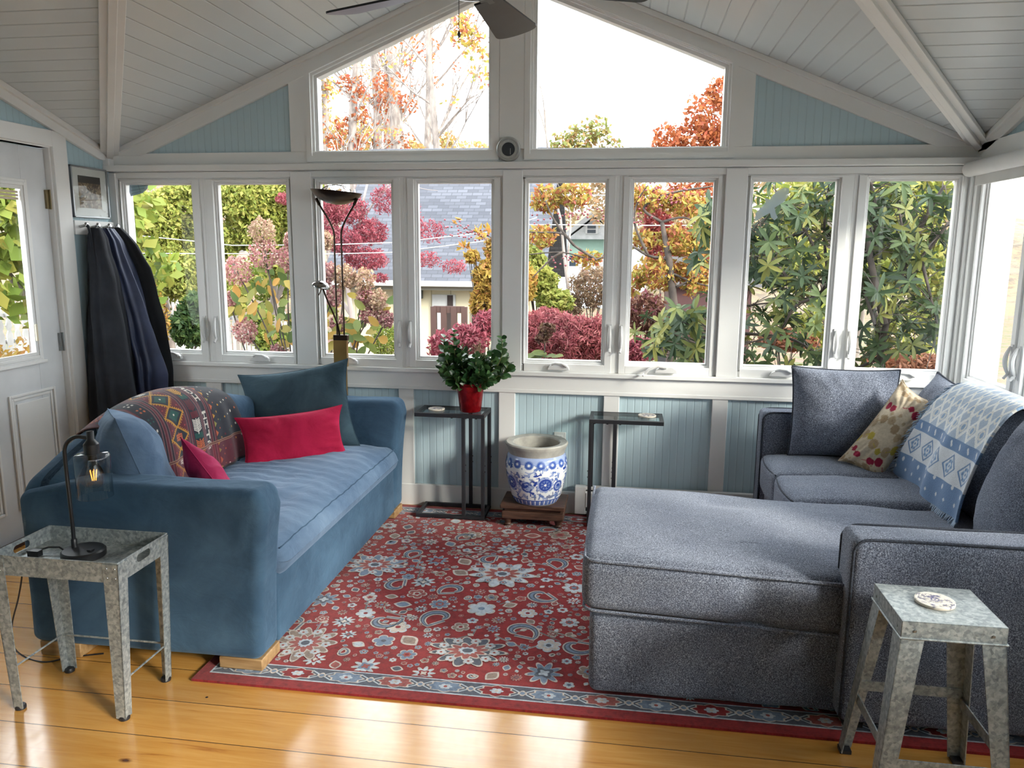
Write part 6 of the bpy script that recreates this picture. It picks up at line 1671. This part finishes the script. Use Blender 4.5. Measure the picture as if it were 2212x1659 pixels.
gt = thing('wooden_gate', 'dark brown wooden gate in front of the cream garage', 'gate', gpix(965, 9.0)); GB = mat('brown_stained_wood', ex(118,74,62,1.0), .7)
p0, p1 = at(937,668,1,9.0), at(1003,668,1,9.0); zb_ = gz(9.0)
for z in (p0.z, p0.z-.42): MB().box(p0.x, 8.98, z-.06, p1.x, 9.03, z+.06).out('gate_rail', GB, gt, smooth=False)
for k in range(4):
    x = p0.x+(p1.x-p0.x)*k/3; MB().box(x-.05, 8.96, zb_, x+.05, 9.05, p0.z+.05).out('gate_post', GB, gt, smooth=False)
# --- white house far behind
HY = 33; hx0, hx1 = at(1188,540,1,HY).x, at(1398,540,1,HY).x; hz0 = at(1250,600,1,HY).z-.4; hz1 = at(1250,545,1,HY).z; hp = at(1283,472,1,HY)
ho = thing('white_house', 'white gabled house far behind the crabapple branches', 'building', ((hx0+hx1)/2, HY+3, hz0)); HWm = mat('white_clapboard', ex(222,226,230,1.9), .7, c2=ex(206,210,216,1.8))
m_ = MB(); m_.prism([(hx0,hz0-1.5),(hx1,hz0-1.5),(hx1,hz1),(hp.x,hp.z),(hx0,hz1)], 1, HY, HY+7); m_.out('wall', HWm, ho, smooth=False)
m_ = MB(); m_.prism([(hx0-.3,hz1-.15),(hp.x,hp.z+.1),(hx1+.3,hz1-.15),(hx1+.3,hz1+.05),(hp.x,hp.z+.38),(hx0-.3,hz1+.05)], 1, HY-.4, HY+7.2); m_.out('roof', mat('pale_roof_edge', ex(200,204,210,1.6), .8), ho, smooth=False)
p = at(1225,530,1,HY-1.6); q_ = at(1310,548,1,HY-1.6); m_ = MB(); m_.prism([(HY, p.z+.3), (HY-1.7, q_.z+.05), (HY-1.7, q_.z-.1), (HY, q_.z-.1)], 0, p.x, q_.x); m_.out('porch_roof', mat('green_porch_roof', ex(120,160,140,1.2), .8), ho, smooth=False)
for px, py, w_, h_ in ((1237,563,10,14), (1278,495,13,10), (1340,560,9,14)):
    p = at(px, py, 1, HY-.06); s_ = (p-CAMLOC).dot(FW)/1666
    f = MB().box(p.x-w_*s_, HY-.10, p.z-h_*s_, p.x+w_*s_, HY-.0, p.z+h_*s_).out('window', mat('house_window_frame', ex(230,232,236,1.8), .5), ho, smooth=False)
    for sg in (-1, 1): MB().box(p.x-w_*s_*.7, HY-.13, p.z+sg*h_*s_*.48-h_*s_*.36, p.x+w_*s_*.7, HY-.10, p.z+sg*h_*s_*.48+h_*s_*.36).out('pane', mat('house_pane', ex(70,90,110,.8), .2), f, smooth=False)
sd = thing('dark_shed', 'dark red-brown shed behind the rhododendron sprays', 'shed', gpix(1510, 10)); a_, b_ = at(1450,615,1,10), at(1620,700,1,10)
MB().box(a_.x, 10, gz(10)-.1, b_.x, 12.2, a_.z).out('wall', mat('shed_red_brown', ex(110,50,52,.9), .8), sd, smooth=False)
m_ = MB(); m_.prism([(9.8,a_.z-.02),(11.1,a_.z+.5),(12.4,a_.z-.02)], 0, a_.x-.15, b_.x+.15); m_.out('roof', mat('shed_roof', ex(90,84,84,.9), .9), sd, smooth=False)
for i, (px, w_, lb) in enumerate(((1436, .07, 'dark wooden fence post below the rhododendron sprays'), (1466, .10, 'weathered fence board beside the dark post'))):
    p = gpix(px, 4.4); top_ = at(px, 722+20*i, 1, 4.4); o = MB().box(p.x-w_/1.4, 4.38, p.z, p.x+w_/1.4, 4.46, top_.z).out('fence_post', mat('post_%s' % ('dark' if i == 0 else 'pale'), ex(60,58,66,.9) if i == 0 else ex(170,150,120,1.1), .8), smooth=False, bevel=.01); tag(o, lb, 'post')
bp_ = at(503,515,1,10.0); bh = thing('bird_house', 'pale bird house on a pole among the yellow-green trees', 'bird house', (bp_.x, 10.0, gz(10))); BHm = mat('bird_house_paint', ex(214,204,196,1.5), .7)
MB().box(bp_.x-.035, 9.97, gz(10)-.02, bp_.x+.035, 10.03, bp_.z-.25).out('pole', BHm, bh, smooth=False)
m_ = MB(); m_.prism([(bp_.x-.16,bp_.z-.27),(bp_.x+.16,bp_.z-.27),(bp_.x+.16,bp_.z+.2),(bp_.x,bp_.z+.34),(bp_.x-.16,bp_.z+.2)], 1, 9.85, 10.15); m_.out('box', BHm, bh, smooth=False)
bk = at(370,400,1,22); bd = thing('brick_building', 'red brick house top behind the leftmost tree', 'building', (bk.x, 24, -1.0)); N = NT('red_brick'); q2 = N.n('ShaderNodeTexBrick'); cb = N.n('ShaderNodeCombineXYZ'); o_ = N.xyz(); N.set(cb, 0, o_[0]); N.set(cb, 1, o_[2]); N.set(q2, 'Vector', cb.outputs[0]); N.set(q2, 'Scale', 3.0)
q2.inputs['Color1'].default_value = (*ex(186,130,104,1.3), 1); q2.inputs['Color2'].default_value = (*ex(200,150,120,1.3), 1); q2.inputs['Mortar'].default_value = (*ex(200,180,160,1.3), 1); N.set(N.b, 'Base Color', q2.outputs[0])
p = at(330,380,1,22); q_ = at(420,380,1,22)
m_ = MB(); m_.box(p.x, 22, -1.0, q_.x, 26, p.z); m_.out('wall', N.m, bd, smooth=False)
m_ = MB(); m_.prism([(21.7,p.z-.05),(24,p.z+1.4),(26.3,p.z-.05)], 0, p.x-.3, q_.x+.3); m_.out('roof', mat('slate_roof', ex(110,110,118), .9), bd, smooth=False)
# --- overhead wires
WM = mat('wire_sheath', ex(214,216,222,1.8), .5)
for pts, lb in ((((250,503),(289,508),(420,521),(500,530),(700,529),(850,524),(1061,501),(1160,470)), 'upper pale overhead wire crossing the left windows'), (((250,547),(289,547),(420,548),(500,548),(700,549),(850,545),(1061,519),(1160,495)), 'lower pale overhead wire crossing the left windows'), (((1180,420),(1240,421),(1400,423),(1600,426),(1797,430)), 'pale overhead wire high in the centre-right windows'), (((1100,640-155),(1400,487),(1545,487),(1620,488),(1797,490)), 'thin overhead wire right of the white house')):
    m_ = MB(); m_.tube([at(x, y, 1, 7.2) for x, y in pts], .008, 5); o = m_.out('overhead_wire', WM); tag(o, lb, 'wire')
p = at(1797, 470, 1, 7.2); up_ = MB(); up_.tube([(p.x, 7.26, gz(7.2)-.05), (p.x, 7.26, at(1797, 395, 1, 7.2).z+.6)], [.07, .06], 10); o = up_.out('utility_pole', BARKD); tag(o, 'dark utility pole glimpsed behind the rhododendron', 'pole')
# --- decals on the glass
DEC = NT('frosted_film'); DEC.set(DEC.b, 'Base Color', (.5,.58,.62)); DEC.base(Roughness=.4, Alpha=.55)
pts = [(1705,407),(1695,405),(1679,412),(1667,425),(1663,431),(1652,427),(1654,440),(1640,452),(1632,461),(1632,478),(1640,473),(1652,466),(1663,460),(1666,470),(1673,476),(1680,470),(1676,461),(1673,449),(1692,437),(1703,424)]
m_ = MB(); m_.prism([(at(x, y, 1, .019).x, at(x, y, 1, .019).z) for x, y in pts], 1, .0185, .0205); o = m_.out('bird_decal', DEC.m, smooth=False); tag(o, 'translucent pale bird shaped film on the window before the rhododendron', 'decal')
orn = thing('glass_ornament', 'pale blue banded glass sun catcher in the top corner of the leftmost window', 'ornament', at(300,410,1,.018)); OG = NT('pale_blue_glass'); OG.set(OG.b, 'Base Color', srgb(150,180,200)); OG.base(Roughness=.15, Alpha=.75)
pts = [(280,398),(320,398),(318,408),(308,417),(283,424),(280,415)]
m_ = MB(); m_.prism([(at(x, y, 1, .018).x, at(x, y, 1, .018).z) for x, y in pts], 1, .0150, .0200); m_.out('glass_body', OG.m, orn, smooth=False)
m_ = MB()
for a_, b_ in (((282,404),(316,401)), ((282,412),(312,407)), ((284,419),(306,413)), ((298,399),(304,416))): m_.tube([at(*a_, 1, .0145), at(*b_, 1, .0145)], .0012, 5)
m_.out('lead_lines', mat('slate_lead', srgb(80,100,120), .5), orn)
